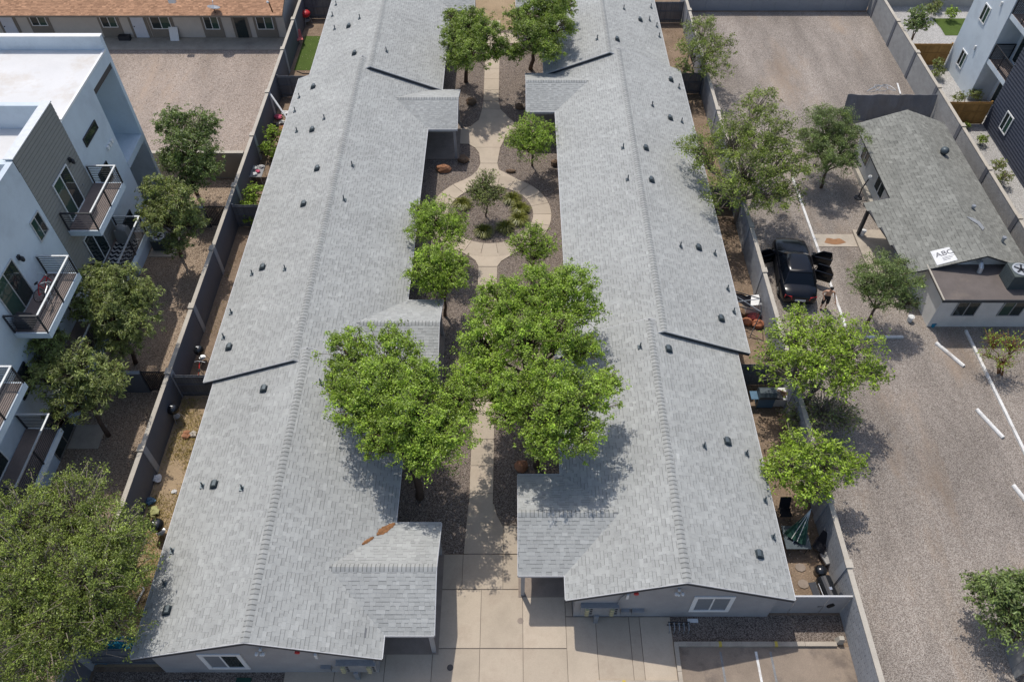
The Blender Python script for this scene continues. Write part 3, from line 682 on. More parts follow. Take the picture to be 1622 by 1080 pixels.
def wall_x(name, label, Y, x0, x1, h, mat, n, cap='cap_tan', t=0.2):
    o = thing(name, label, 'wall', ((x0 + x1) / 2, Y, 0))
    for i in range(n):
        a, b = x0 + (x1 - x0) * i / n, x0 + (x1 - x0) * (i + 1) / n
        MB().box(a + 0.006, b - 0.006, Y - t / 2, Y + t / 2, 0, h).build('wall_panel', mat, o)
        if cap: MB().box(a + 0.006, b - 0.006, Y - t / 2 - 0.03, Y + t / 2 + 0.03, h + 0.002, h + 0.05).build('cap', cap, o)
    return o
wall_x('boundary_wall', 'dark shaded wall at the far end of the right gravel lot', 63.75, 14.1, 29.6, 1.9, 'block_light', 8)
wall_x('boundary_wall', 'tan block wall between the tan gravel lot and the tree yard', 41.62, -30.0, -17.26, 2.0, 'block_tan', 6)
wall_x('boundary_wall', 'pale wall at the far end of the white gravel garden', 64.4, 29.9, 50.0, 1.8, 'block_grey', 8)
def board_fence(name, label, Y, x0, x1, h, mat='fence_grey', bw=0.14, rails=True, gate=None):
    o = thing(name, label, 'fence', ((x0 + x1) / 2, Y, 0)); n = max(2, int((x1 - x0) / bw)); w = (x1 - x0) / n
    for i in range(n):
        MB().box(x0 + i * w + 0.005, x0 + (i + 1) * w - 0.005, Y - 0.012, Y + 0.012, 0.03, h + RNG.uniform(-0.008, 0.008), RNG.uniform(0.85, 1.12)).build('board', mat, o)
    if rails:
        for z in (0.25, h * 0.55, h - 0.15): MB().box(x0, x1, Y - 0.055, Y - 0.014, z, z + 0.08).build('rail', mat, o)
    for X in (x0 + 0.03, x1 - 0.03): MB().box(X - 0.05, X + 0.05, Y + 0.014, Y + 0.11, 0, h + 0.04).build('post', mat, o)
    return o
board_fence('board_fence', 'dark grey board fence across the left side yard near the red bicycle', 23.9, -17.0, -14.5, 1.75)
board_fence('board_fence', 'dark grey board fence across the left side yard beside the tall weeds', 36.8, -17.0, -14.5, 1.75)
board_fence('board_fence', 'dark grey board fence across the left side yard just in front of the artificial turf', 50.9, -17.0, -14.2, 1.75)
board_fence('board_fence', 'dark grey board fence behind the red kettle grill', 62.3, -17.0, -13.9, 1.8)
board_fence('board_fence', 'grey board fence at the bottom left beside the left building corner', 10.5, -16.95, -13.9, 1.8)
board_fence('board_fence', 'dark board fence across the right side yard below the folding canopy', 24.6, 10.75, 13.75, 1.75)
board_fence('board_fence', 'dark board fence across the right side yard beside the large airy tree', 38.6, 11.4, 13.75, 1.75)
board_fence('board_fence', 'dark board fence across the right side yard below the pale-trunked tree', 51.3, 11.2, 13.75, 1.75)
board_fence('board_fence', 'dark board fence at the far end of the right side yard', 61.6, 10.7, 13.75, 1.8)
o_ = thing('panel_fence', 'smooth grey panel fence running from the right building corner to the block wall', 'fence', (12.2, 12.62, 0))
for a, b in ((10.72, 11.6), (11.6, 12.9), (12.9, 13.8)):
    MB().box(a + 0.015, b - 0.015, 12.6, 12.65, 0.02, 1.72).build('panel', 'wall_grey', o_)
MB().box(10.7, 13.8, 12.59, 12.66, 1.722, 1.76).build('top_rail', 'trim_light', o_)
def yard_gate(label, Y, labf):
    f = thing('low_wall', labf, 'wall', (-20.2, Y, 0))
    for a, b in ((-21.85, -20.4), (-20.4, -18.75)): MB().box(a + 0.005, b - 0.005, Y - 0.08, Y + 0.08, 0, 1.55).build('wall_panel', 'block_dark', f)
    MB().box(-21.85, -18.75, Y - 0.1, Y + 0.1, 1.552, 1.6).build('cap', 'block_light', f)
    o = thing('yard_gate', label, 'gate', (-18.0, Y, 0))
    for X in (-18.7, -17.3): MB().box(X - 0.03, X + 0.03, Y - 0.03, Y + 0.03, 0, 1.7).build('gate_post', 'metal_black', o)
    for z in (0.12, 1.6): MB().box(-18.67, -17.33, Y - 0.02, Y + 0.02, z, z + 0.05).build('gate_rail', 'metal_black', o)
    for i in range(14): MB().box(-18.62 + i * 0.095, -18.555 + i * 0.095, Y - 0.012, Y + 0.012, 0.17, 1.6).build('gate_bar', 'metal_black', o)
yard_gate('black metal gate in the tree yard close to the left building step', 24.2, 'dark low wall across the tree yard near the lower gate')
yard_gate('black metal gate in the tree yard farther from the camera', 36.8, 'dark low wall across the tree yard near the upper gate')
# draped shade cloth fence behind the shingled house
mb = MB(); a = G(1330, 186); n = 26; top, bot = [], []
for i in range(n + 1):
    f = i / n; X = a.x + (29.55 - a.x) * f; sag = 0.08 * math.sin(f * math.pi * 3.0) ** 2; yy = 48.4 + 0.05 * math.sin(f * 17) + 0.03 * math.sin(f * 41)
    top.append((X, yy, 1.85 - sag)); bot.append((X, yy - 0.3 - 0.1 * math.sin(f * 9), 0.02))
mb.loft([[t, ((t[0] + b[0]) / 2, (t[1] + b[1]) / 2 - 0.1 * math.sin(i), 0.95), b, (b[0], b[1] + 0.03, b[2]), ((t[0] + b[0]) / 2, (t[1] + b[1]) / 2 + 0.03 - 0.1 * math.sin(i), 0.95), (t[0], t[1] + 0.03, t[2])] for i, (t, b) in enumerate(zip(top, bot))])
o_ = mb.build('shade_cloth', 'shade_cloth'); tag(o_, 'black shade cloth sagging across the gravel lot behind the shingled house', 'shade cloth')
for i, (x, y, lb) in enumerate(((1390, 42, 'white-capped steel post by the far right wall, nearest its far end'), (1417, 66, 'white-capped steel post by the far right wall, middle one of the three'), (1444, 122, 'white-capped steel post by the far right wall, closest to the shade cloth'))):
    p = G(x, y); o_ = thing('steel_post', lb, 'post', p, group='steel posts along the far wall')
    MB().lathe(p, [(0.035, 0), (0.035, 1.25)], 8).build('post', 'metal_black', o_); MB().lathe(p, [(0.07, 1.2), (0.07, 1.34), (0.04, 1.36)], 8).build('cap', 'plastic_white', o_)
for lb, Y in (('reddish new wooden board fence in the garden, farther one', 55.2), ('reddish new wooden board fence beside the dark sided house, nearer one', 47.55)):
    board_fence('wood_fence', lb, Y, 29.95, 33.1, 1.8, 'wood_new', 0.14)

# ================================================================ WINDOWS, BALCONIES
def win_x(o, X, y0, y1, z0, z1, face=1, frame='frame_white', pane='glass_dark', split='y', f=0.05, part='window'):
    """framed window or glazed door on a wall facing +x or -x"""
    s = face; bx = lambda a, b: (min(X + s * a, X + s * b), max(X + s * a, X + s * b))
    m = MB(); fx = bx(0.003, 0.06); m.box(*fx, y0, y1, z0, z0 + f).box(*fx, y0, y1, z1 - f, z1).box(*fx, y0, y0 + f, z0 + f, z1 - f).box(*fx, y1 - f, y1, z0 + f, z1 - f)
    if split == 'y': c = (y0 + y1) / 2; m.box(*fx, c - f / 2, c + f / 2, z0 + f, z1 - f)
    elif split == 'z': c = (z0 + z1) / 2; m.box(*fx, y0 + f, y1 - f, c - f / 2, c + f / 2)
    w = m.build(part, frame, o); px_ = bx(0.002, 0.03)
    if split == 'y': c = (y0 + y1) / 2; R_ = [(y0 + f, c - f / 2, z0 + f, z1 - f, 0), (c + f / 2, y1 - f, z0 + f, z1 - f, 1)]
    elif split == 'z': c = (z0 + z1) / 2; R_ = [(y0 + f, y1 - f, z0 + f, c - f / 2, 0), (y0 + f, y1 - f, c + f / 2, z1 - f, 1)]
    else: R_ = [(y0 + f, y1 - f, z0 + f, z1 - f, 0)]
    for a, b, c_, d, i in R_: MB().box(*px_, a, b, c_, d).build('pane', pane if i == 0 else ('glass_dark' if pane == 'glass_green' else pane), w)
    return w
def win_y(o, Y, x0, x1, z0, z1, frame='frame_white', panes=('glass_dark', 'glass_green'), f=0.05, part='window'):
    m = MB(); m.box(x0, x1, Y - 0.06, Y - 0.003, z0, z0 + f).box(x0, x1, Y - 0.06, Y - 0.003, z1 - f, z1).box(x0, x0 + f, Y - 0.06, Y - 0.003, z0 + f, z1 - f).box(x1 - f, x1, Y - 0.06, Y - 0.003, z0 + f, z1 - f)
    c = (x0 + x1) / 2; m.box(c - f / 2, c + f / 2, Y - 0.06, Y - 0.003, z0 + f, z1 - f); w = m.build(part, frame, o)
    for i, (a, b) in enumerate(((x0 + f, c - f / 2), (c + f / 2, x1 - f))): MB().box(a, b, Y - 0.03, Y - 0.002, z0 + f, z1 - f).build('pane', panes[i], w)
    return w
def balcony(o, xw, xo, y0, y1, zd, slab='stucco_white', rail='metal_black', top='metal_pale', bars=9, thick=0.32):
    """cantilevered slab with a horizontal-bar railing on three sides"""
    X0, X1 = min(xw, xo), max(xw, xo); s = 1 if xo > xw else -1
    b = MB().box(X0 + 0.003, X1, y0, y1, zd - thick, zd).build('balcony', slab, o)
    MB().box(X0 + 0.02, X1 - 0.08, y0 + 0.08, y1 - 0.08, zd + 0.004, zd + 0.02).build('deck', 'deck_brown', b)
    h = 1.12; xr = xo - s * 0.04; ya, yb = y0 + 0.04, y1 - 0.04; xs = xw + s * 0.06
    for (p, q) in (((xr, ya), (xr, yb)), ((xs, ya), (xr, ya)), ((xs, yb), (xr, yb))):
        if p[0] == q[0]: MB().box(p[0] - 0.04, p[0] + 0.04, p[1] + 0.045, q[1] - 0.045, zd + h - 0.05, zd + h).build('handrail', top, b)
        else: MB().box(min(p[0], q[0]), max(p[0], q[0]) + 0.04, p[1] - 0.04, p[1] + 0.04, zd + h - 0.05, zd + h).build('handrail', top if p[1] == yb else rail, b)
        for i in range(bars):
            z = zd + 0.1 + i * (h - 0.2) / (bars - 1)
            if p[0] == q[0]: MB().box(p[0] - 0.01, p[0] + 0.01, p[1] + 0.03, q[1] - 0.03, z, z + 0.022).build('rail_bar', rail, b)
            else: MB().box(min(p[0], q[0]), max(p[0], q[0]) - 0.03, p[1] - 0.01, p[1] + 0.01, z, z + 0.022).build('rail_bar', rail, b)
    for (X, Y) in ((xr, ya), (xr, yb), (xr, (ya + yb) / 2), (xs, ya), (xs, yb)):
        MB().box(X - 0.03, X + 0.03, Y - 0.03, Y + 0.03, zd - (thick * 0.8 if X == xr else 0), zd + h - 0.052).build('rail_post', rail, b)
    return b
def wall_light(o, X, Y, z, s=1):
    m = MB().box(min(X + s * 0.004, X + s * 0.1), max(X + s * 0.004, X + s * 0.1), Y - 0.08, Y + 0.08, z - 0.1, z + 0.12)
    m.lathe((X + s * 0.17, Y, z - 0.22), [(0.05, 0), (0.09, 0.06), (0.09, 0.22), (0.03, 0.3)], 8); m.build('wall_lamp', 'metal_black', o)

# ================================================================ WHITE THREE-STOREY BUILDING on the left
XF = -21.9
WB = thing('townhouse_block', 'white modern three-storey building with balconies and a flat white roof at the left', 'building', (-27, 26, 0))
XB = -38.0; RD = 1.7
# north volume with a deep two-storey recess at its far corner
MB().box(XB, XF, 32.6, 36.46, 0, 10.45).build('wall', 'stucco_white', WB)
MB().box(XB, XF - RD, 36.463, 39.15, 0, 10.447).build('wall', 'stucco_white', WB)
MB().box(XB, XF, 39.153, 39.42, 0, 10.45).build('wall', 'stucco_white', WB)
MB().box(XF - RD + 0.003, XF, 36.463, 39.15, 9.8, 10.447).build('lintel', 'stucco_white', WB)
MB().box(XF - RD + 0.003, XF + 0.02, 36.466, 39.147, 4.75, 5.15).build('landing', 'stucco_white', WB)
MB().box(XF - 0.3, XF - 0.05, 36.48, 39.13, 9.45, 9.797).build('beam', 'metal_black', WB)
MB().box(XB, XF - 0.1, 32.75, 39.15, 10.455, 10.5).build('roof', 'roof_membrane', WB)
MB().box(XB, XF, 39.153, 39.42, 10.453, 11.25).build('parapet', 'stucco_white', WB)
MB().box(XB, XF + 0.02, 39.12, 39.45, 11.253, 11.3).build('parapet_cap', 'frame_white', WB)
MB().box(XF - 0.095, XF + 0.02, 32.75, 39.15, 10.453, 10.56).build('roof_edge', 'frame_white', WB)
# middle volume, boarded front
MB().box(XB, XF - 0.05, 28.22, 32.597, 0, 10.3).build('wall', 'fascia_dark', WB)  # dark core colour stands in for lap shadows between the boards
SD = []
z = 0.02
while z < 11.55:
    zt = min(z + 0.187, 11.6)
    MB().hexa([(XF - 0.048, 28.2, z), (XF + 0.022, 28.2, z), (XF + 0.022, 32.62, z), (XF - 0.048, 32.62, z), (XF - 0.048, 28.2, zt - 0.006), (XF + 0.008, 28.2, zt - 0.006), (XF + 0.008, 32.62, zt - 0.006), (XF - 0.048, 32.62, zt - 0.006)]).build('siding_board', 'siding_tan', WB); z += 0.21
MB().box(XB, XF - 0.05, 32.3, 32.597, 10.303, 11.6).build('parapet', 'stucco_white', WB)
MB().box(XF - 0.35, XF - 0.052, 28.22, 32.297, 10.303, 11.6).build('parapet', 'stucco_white', WB)
MB().box(XB, XF - 0.352, 28.22, 28.5, 10.303, 11.4).build('parapet', 'stucco_white', WB)
MB().box(XF - 0.4, XF + 0.04, 28.18, 32.64, 11.603, 11.66).build('parapet_cap', 'metal_pale', WB)
MB().box(XB, XF - 0.353, 28.503, 32.297, 10.303, 10.34).build('roof', 'roof_membrane', WB)
MB().lathe((-25.2, 29.6, 10.34), [(0.16, 0), (0.16, 0.75), (0.22, 0.78), (0.22, 0.9), (0.05, 1.0)], 12).build('roof_vent', 'metal_pale', WB)
# south volumes
MB().box(XB, XF, 6.0, 28.197, 0, 10.9).build('wall', 'stucco_white', WB)
MB().box(XB, XF - 0.25, 6.2, 27.95, 10.903, 10.94).build('roof', 'roof_membrane', WB)
MB().box(XF - 0.25, XF + 0.01, 6.0, 28.15, 10.903, 11.55).build('parapet', 'stucco_white', WB)
MB().box(XB, XF - 0.253, 27.95, 28.15, 10.903, 11.55).build('parapet', 'stucco_white', WB)
win_x(WB, XF, 33.57, 35.28, 8.3, 8.8, 1, 'metal_black', 'glass_dark', None)
win_x(WB, XF + 0.022, 29.62, 31.32, 6.75, 9.0, 1, 'frame_white', 'glass_green', 'y', part='sliding_door')
win_x(WB, XF + 0.022, 29.62, 31.32, 3.4, 5.5, 1, 'frame_white', 'glass_dark', 'y', part='sliding_door')
win_x(WB, XF, 26.95, 27.86, 7.85, 9.04, 1, 'metal_pale', 'glass_green', 'y')
win_x(WB, XF, 22.9, 24.8, 6.75, 8.95, 1, 'metal_pale', 'glass_green', 'y', part='sliding_door')
win_x(WB, XF, 22.9, 24.8, 3.4, 5.5, 1, 'metal_pale', 'glass_dark', 'y', part='sliding_door')
for zz in (5.6, 2.2): win_x(WB, XF, 33.4, 34.6, zz, zz + 1.1, 1, 'metal_black', 'glass_dark', None)
for (ya, yb) in ((20.6, 21.9), (26.6, 27.6)):
    win_x(WB, XF, ya, yb, 4.2, 5.4, 1, 'metal_black', 'glass_dark', 'y'); win_x(WB, XF, ya, yb, 1.0, 2.3, 1, 'metal_black', 'glass_dark', 'y')
win_x(WB, XF, 20.0, 22.0, 0.1, 2.2, 1, 'trim_taupe', 'glass_dark', 'y', part='sliding_door'); win_x(WB, XF, 13.4, 15.4, 0.1, 2.2, 1, 'trim_taupe', 'glass_dark', 'y', part='sliding_door')
win_x(WB, XF, 16.1, 18.0, 3.4, 5.5, 1, 'frame_white', 'glass_dark', 'y', part='sliding_door'); win_x(WB, XF, 16.1, 18.0, 6.75, 8.9, 1, 'frame_white', 'glass_green', 'y', part='sliding_door')
win_x(WB, XF, 29.9, 31.9, 0.1, 2.2, 1, 'frame_white', 'glass_dark', 'y', part='sliding_door')
for (a, b) in ((29.0, 32.75), (22.4, 26.15), (16.0, 19.75)):
    balcony(WB, XF + 0.024, -20.32, a, b, 6.72); balcony(WB, XF + 0.024, -20.32, a, b, 3.32)
wall_light(WB, XF + 0.022, 31.75, 8.9); wall_light(WB, XF, 25.2, 8.6)
for k_ in range(3): MB().box(XF + 0.003, XF + 0.1, 35.2 + k_ * 0.3, 35.38 + k_ * 0.3, 6.9, 7.12).build('wall_vent', 'frame_white', WB)
MB().lathe((XF + 0.003, 31.85, 7.3), [(0.07, 0), (0.07, 0.03)], 10, axis='x').build('hose_bib', 'metal_grey', WB)
for Y in (34.8, 36.0, 21.4): MB().box(XF + 0.1, XF + 1.6, Y - 0.7, Y + 0.7, 0.007, 0.06).build('patio', 'kerb_concrete', WB)

# ================================================================ BROWN-ROOFED HOUSE at the far left
BH = thing('brown_roof_house', 'long beige house with a brown shingle roof behind the tan gravel lot', 'house', (-30, 62, 0))
YB = 59.3; XR = -18.1
MB().box(-60, XR, YB, 68, 0, 2.62).build('wall', 'wall_beige', BH)
sb = 0.35; y0_, z0_ = 58.0, 2.52; run = 7.5
r = MB().hexa([(-60, y0_, z0_ - 0.14), (XR + 0.35, y0_, z0_ - 0.14), (XR + 0.35, y0_ + run, z0_ - 0.14 + run * sb), (-60, y0_ + run, z0_ - 0.14 + run * sb),
               (-60, y0_, z0_), (XR + 0.35, y0_, z0_), (XR + 0.35, y0_ + run, z0_ + run * sb), (-60, y0_ + run, z0_ + run * sb)]).build('roof', 'trim_taupe', BH)
cs = 1 / math.sqrt(1 + sb * sb); sh = Shingles(77)
sh.plane((-46, y0_, z0_ + 0.008), (1, 0, 0), (0, cs, sb * cs), (0, -sb * cs, cs), run / cs, lambda v: 0, lambda v: 46 + XR + 0.35)
sh.T = [t * RNG.uniform(0.82, 1.2) for t in sh.T]; sh.build(r, 'shingle_brown', 0)
def bh_open(kind, x0, x1, yb, top=None):
    a, zb = on_y(x0, yb, YB); b, _ = on_y(x1, yb, YB)
    MB().box(a - 0.22, b + 0.22, YB - 0.05, YB - 0.003, 0.02, 2.6).build('surround', 'trim_taupe', BH)
    if kind == 'w': win_y(BH, YB - 0.05, a, b, max(zb, 0.75), 2.2)
    else:
        d = MB().box(a, b, YB - 0.09, YB - 0.052, 0.05, 2.1).build('door', 'door_paint' if kind == 'd' else 'glass_dark', BH)
        MB().ball((a + 0.12, YB - 0.12, 1.0), 0.05, 8, 5).build('handle', 'metal_black', d)
for kd, a, b, yy in (('d', 8, 28, 46), ('w', 52.7, 77.5, 40.5), ('w', 164, 188.5, 43), ('d', 217, 237, 57), ('w', 243, 273.5, 45.5), ('w', 327, 350, 47), ('o', 378, 395, 58), ('w', 410, 436, 49.5)): bh_open(kd, a, b, yy)
for (x, y) in ((23, 22), (200, 30), (365, 35)):
    X, zz = on_y(x, y, YB); MB().box(X - 0.2, X + 0.2, YB - 0.07, YB - 0.003, 1.75, 2.15).build('house_number', 'metal_black', BH)
for (x, y, lab) in ((204, 57, 'dark planter box against the wall of the beige house'),):
    p = G(x, y); o_ = MB().box(p.x - 0.5, p.x + 0.4, 58.75, 59.15, 0.032, 0.38).build('planter_box', 'metal_black'); tag(o_, lab, 'planter')
X, _ = on_y(278, 60, YB - 0.25)
o_ = MB().hexa([(X - 0.35, 58.75, 0.03), (X + 0.35, 58.75, 0.03), (X + 0.35, 58.8, 0.03), (X - 0.35, 58.8, 0.03), (X - 0.35, 59.2, 0.95), (X + 0.35, 59.2, 0.95), (X + 0.35, 59.24, 0.95), (X - 0.35, 59.24, 0.95)]).build('leaning_board', 'frame_white'); tag(o_, 'white board leaning against the wall of the beige house', 'board')
# satellite dish and chimney-like pipe on the brown roof
p = G(341, 21, 2.62); o_ = thing('satellite_dish', 'grey satellite dish on the edge of the brown roof', 'satellite dish', p)
MB().tube([p, p + Vector((0, 0, 0.2)), p + Vector((0, -0.05, 0.3))], 0.035, 8).build('mast', 'metal_black', o_)
mb = MB(); mb.lathe((0, 0, 0), [(0.02, -0.02), (0.25, 0.02), (0.46, 0.11), (0.48, 0.12), (0.46, 0.125), (0.25, 0.04), (0.02, 0.0)], 18)
mb.xform(Matrix.Translation(p + Vector((0, -0.05, 0.38))) @ Matrix.Rotation(math.radians(-14), 4, 'X') @ Matrix.Rotation(math.radians(10), 4, 'Y')); mb.build('dish', 'metal_grey', o_, smooth=True)
MB().tube([p + Vector((0, -0.1, 0.45)), p + Vector((0.02, 0.1, 0.85))], 0.02, 6).ball(p + Vector((0.02, 0.1, 0.87)), 0.06, 8, 5).build('feed_arm', 'metal_pale', o_)
p = G(432, 20, 2.8); o_ = thing('camera_mast', 'short leaning pipe with a small camera at the corner of the brown roof', 'pipe', p)
MB().tube([p, p + Vector((-0.15, 0.1, 0.75))], 0.06, 8).build('pipe', 'rust', o_); MB().ball(p + Vector((-0.2, 0.0, 0.8)), 0.1, 8, 6).build('camera_head', 'plastic_white', o_)
p = G(272, 2, 3.6); MB().box(p.x - 0.25, p.x + 0.25, p.y - 0.1, p.y + 0.2, p.z - 0.15, p.z + 0.2).build('roof_vent', 'plastic_white', BH)

# ================================================================ SHINGLED HOUSE on the right
SH = thing('shingled_house', 'small white house with a weathered grey gable roof on the right', 'house', (25.3, 36, 0))
hs = 0.36; xl, xr, ya, yb = 22.4, 28.2, 30.55, 44.05; xm = 25.4; ez = 2.45; rz = ez + 3.0 * hs
ring = lambda Y: [(22.87, Y, 0), (27.75, Y, 0), (27.75, Y, ez + 0.03), (xm, Y, rz - 0.14), (22.87, Y, ez + 0.03)]
mb = MB(); mb.loft([ring(ya + 0.42), ring(yb - 0.4)]); mb.build('wall', 'wall_cream', SH)
r = MB(); t = 0.1
r.hexa([(xl, ya, ez - t), (xm, ya, rz - t), (xm, yb, rz - t), (xl, yb, ez - t), (xl, ya, ez), (xm, ya, rz), (xm, yb, rz), (xl, yb, ez)])
ezr = rz - (xr - xm) * hs
r.hexa([(xm, ya, rz - t), (xr, ya, ezr - t), (xr, yb, ezr - t), (xm, yb, rz - t), (xm, ya, rz), (xr, ya, ezr), (xr, yb, ezr), (xm, yb, rz)])
pz = lambda X: ez - (xl - X) * 0.26
pr = [(20.95, 36.6), (21.75, 30.55), (xl + 0.02, 30.55), (xl + 0.02, 36.6)]
r.hexa([(X, Y, pz(X) - t - 0.003) for X, Y in pr] + [(X, Y, pz(X) - 0.003) for X, Y in pr])
HR = r.build('roof', 'fascia_dark', SH)
c1 = 1 / math.sqrt(1 + hs * hs); sh = Shingles(91)
sh.plane((xl, yb, ez + 0.006), (0, -1, 0), (c1, 0, hs * c1), (-hs * c1, 0, c1), 3.0 / c1, lambda v: 0, lambda v: yb - ya, 0.2)
sh.plane((xr, ya, ezr + 0.006), (0, 1, 0), (-c1, 0, hs * c1), (hs * c1, 0, c1), 2.8 / c1, lambda v: 0, lambda v: yb - ya, 0.2)
c2 = 1 / math.sqrt(1 + 0.26 ** 2)
sh.plane((20.95, 36.6, pz(20.95) + 0.006), (0, -1, 0), (c2, 0, 0.26 * c2), (-0.26 * c2, 0, c2), 1.47 / c2, lambda v: 0, lambda v: min(6.05, v / 0.8 * 6.05), 0.2)
sh.T = [t_ * RNG.uniform(0.88, 1.12) for t_ in sh.T]; sh.build(HR, 'shingle_weathered', 0)
MB().box(21.0, 21.18, 35.9, 36.08, 0, 1.95).build('post', 'metal_black', SH); MB().box(21.75, 21.9, 31.0, 31.15, 0, 2.1).build('post', 'metal_black', SH)
MB().box(21.0, 22.85, 31.0, 36.4, 0.008, 0.12).build('porch_floor', 'kerb_concrete', SH); MB().box(20.85, 21.0, 31.0, 36.4, 0.008, 0.16).build('porch_kerb', 'kerb_concrete', SH)
MB().box(18.4, 20.84, 35.0, 36.1, 0.01, 0.035).build('path_slab', 'kerb_concrete', SH)
o_ = prism(MB(), [(18.9 + 1.3 * f + 0.05 * math.sin(20 * f), 35.35 + 0.5 * math.sin(math.pi * f) ** 0.5 * (0.8 + 0.2 * math.sin(9 * f))) for f in [i / 10 for i in range(11)]][::-1] + [(18.9 + 1.3 * f, 35.35 - 0.18 * math.sin(math.pi * f)) for f in [i / 10 for i in range(1, 10)]], 0.037, 0.041).build('mud_patch', 'puddle_mud'); tag(o_, 'brown muddy puddle on the concrete slab beside the car', 'puddle')
win_x(SH, 22.87, 38.2, 39.6, 0.9, 2.0, -1, 'frame_white', 'glass_dark', 'y'); win_x(SH, 22.87, 41.4, 42.6, 0.9, 2.0, -1, 'frame_white', 'glass_dark', 'y')
MB().box(22.6, 22.865, 37.0, 43.4, 0.008, 0.3).build('plinth', 'cap_tan', SH)
MB().box(22.87, 31.0, 28.62, 30.96, 0, 2.38).build('annex', 'wall_cream', SH)
MB().box(22.65, 31.2, 28.3, 30.965, 2.385, 2.5).build('annex_roof', 'roof_flat', SH)
MB().box(22.62, 22.7, 28.26, 30.9, 2.503, 2.56).build('annex_edge', 'cap_tan', SH); MB().box(22.62, 31.2, 28.24, 28.3, 2.36, 2.54).build('annex_fascia', 'fascia_dark', SH)
for (a, b) in ((1505, 1538), (1577, 1610)):
    X0, zb = on_y(a, 502, 28.62); X1, _ = on_y(b, 502, 28.62); win_y(SH, 28.62, X0 - 0.05, X1 + 0.05, 0.95, 2.05, 'metal_grey', ('glass_dark', 'glass_dark') if a < 1550 else ('glass_green', 'glass_dark'))
MB().tube([(25.3, 30.9, 2.95), (25.3, 30.55, 2.95), (25.3, 30.4, 2.8), (25.3, 30.35, 2.5)], 0.13, 10).build('duct', 'metal_pale', SH)
p = G(1493.5, 245, 3.15); mb = MB(); mb.lathe(p - Vector((0, 0, 0.1)), [(0.16, 0), (0.16, 0.25), (0.24, 0.3), (0.26, 0.42), (0.2, 0.55), (0.05, 0.6)], 14); mb.build('turbine_vent', 'vent_metal', SH, smooth=True)
for (x, y, zz) in ((1539, 333, 3.1), (1587, 383, 2.9)):
    p = G(x, y, zz); MB().lathe(p - Vector((0, 0, 0.15)), [(0.09, 0), (0.09, 0.4), (0.13, 0.42), (0.11, 0.5)], 10).build('vent_pipe', 'metal_grey', SH)
def roofz(p): return ez + (p.x - xl) * hs if p.x < xm else rz - (p.x - xm) * hs
def roof_pt(x, y):
    z = 3.0
    for _ in range(12): z = roofz(G(x, y, z))
    p = G(x, y, z); p.z = z; return p
# printed underlay sheet lying on the roof
cs4 = [roof_pt(1473, 399), roof_pt(1503, 392), roof_pt(1517, 412), roof_pt(1484, 421)]
o_ = thing('underlay_sheet', 'white printed roofing underlay sheet lying on the weathered grey roof', 'sheet', cs4[3])
up_ = Vector((0, 0, 0.035)); MB().hexa([cs4[3] + up_ * 0.5, cs4[2] + up_ * 0.5, cs4[1] + up_ * 0.5, cs4[0] + up_ * 0.5, cs4[3] + up_, cs4[2] + up_, cs4[1] + up_, cs4[0] + up_]).build('sheet', 'wrap_white', o_)
def text_mesh(body, size):
    cu = bpy.data.curves.new('lettering', 'FONT'); cu.body = body; cu.size = size; cu.extrude = 0.002; cu.offset = 0.008
    ob = bpy.data.objects.new('tmp', cu); link(ob); dg = bpy.context.evaluated_depsgraph_get(); me = bpy.data.meshes.new_from_object(ob.evaluated_get(dg))
    bpy.data.objects.remove(ob); bpy.data.curves.remove(cu); return me
ex = (cs4[2] - cs4[3]).normalized(); ey = (cs4[0] - cs4[3]); ey = (ey - ex * ey.dot(ex)).normalized(); ezv = ex.cross(ey)
for body, size, fx, fy in (('ABC', 0.47, 0.14, 0.5), ('roofing supply', 0.15, 0.32, 0.30)):
    if body != 'ABC': continue
    me = text_mesh(body, size); me.materials.append(MATS['wrap_ink']); t_ = bpy.data.objects.new('lettering', me); link(t_); t_.parent = o_
    mt = Matrix((ex, ey, ezv)).transposed().to_4x4(); mt.translation = up_ * 1.15 + (cs4[2] - cs4[3]) * fx + (cs4[0] - cs4[3]) * fy; t_.matrix_local = mt
for i in range(3):
    q = cs4[3] + (cs4[2] - cs4[3]) * 0.38 + (cs4[0] - cs4[3]) * (0.36 - i * 0.09) + up_ * 1.1; e2 = ex * (0.62 - 0.12 * i); e3 = ey * 0.035
    MB().poly([q, q + e2, q + e2 + e3, q + e3]).build('print_line', 'wrap_ink', o_)
pts = [roof_pt(*q) for q in ((1530, 344), (1540, 346), (1551, 352), (1559, 362), (1556, 366), (1548, 356), (1538, 350))]
o_ = MB().poly([p + Vector((0, 0, 0.05)) for p in pts][::-1]).poly([p + Vector((0, 0, 0.03)) for p in pts]).build('torn_strip', 'metal_pale'); tag(o_, 'torn silvery strip of flashing on the weathered grey roof', 'flashing')
# condenser on the annex roof
def condenser(label, p, s=0.85, h=0.85):
    o = thing('air_conditioner', label, 'air conditioner', p); x, y, z = p
    MB().box(x - s / 2, x + s / 2, y - s / 2, y + s / 2, z, z + h).build('casing', 'casing_dark', o)
    for i in range(9):
        zz = z + 0.08 + i * (h - 0.15) / 9
        MB().box(x - s / 2 - 0.012, x + s / 2 + 0.012, y - s / 2 - 0.012, y + s / 2 + 0.012, zz, zz + 0.03).build('louvre', 'vent_metal', o)
    f = MB().lathe((x, y, z + h + 0.002), [(s * 0.44, 0), (s * 0.44, 0.05), (s * 0.36, 0.05), (s * 0.36, 0.01)], 20).build('fan_ring', 'metal_pale', o)
    for k in range(5):
        a = k * 2 * math.pi / 5; MB().bar((x, y, z + h + 0.03), (x + s * 0.36 * math.cos(a), y + s * 0.36 * math.sin(a), z + h + 0.03), 0.1, 0.01).build('blade', 'metal_black', f)
    return o
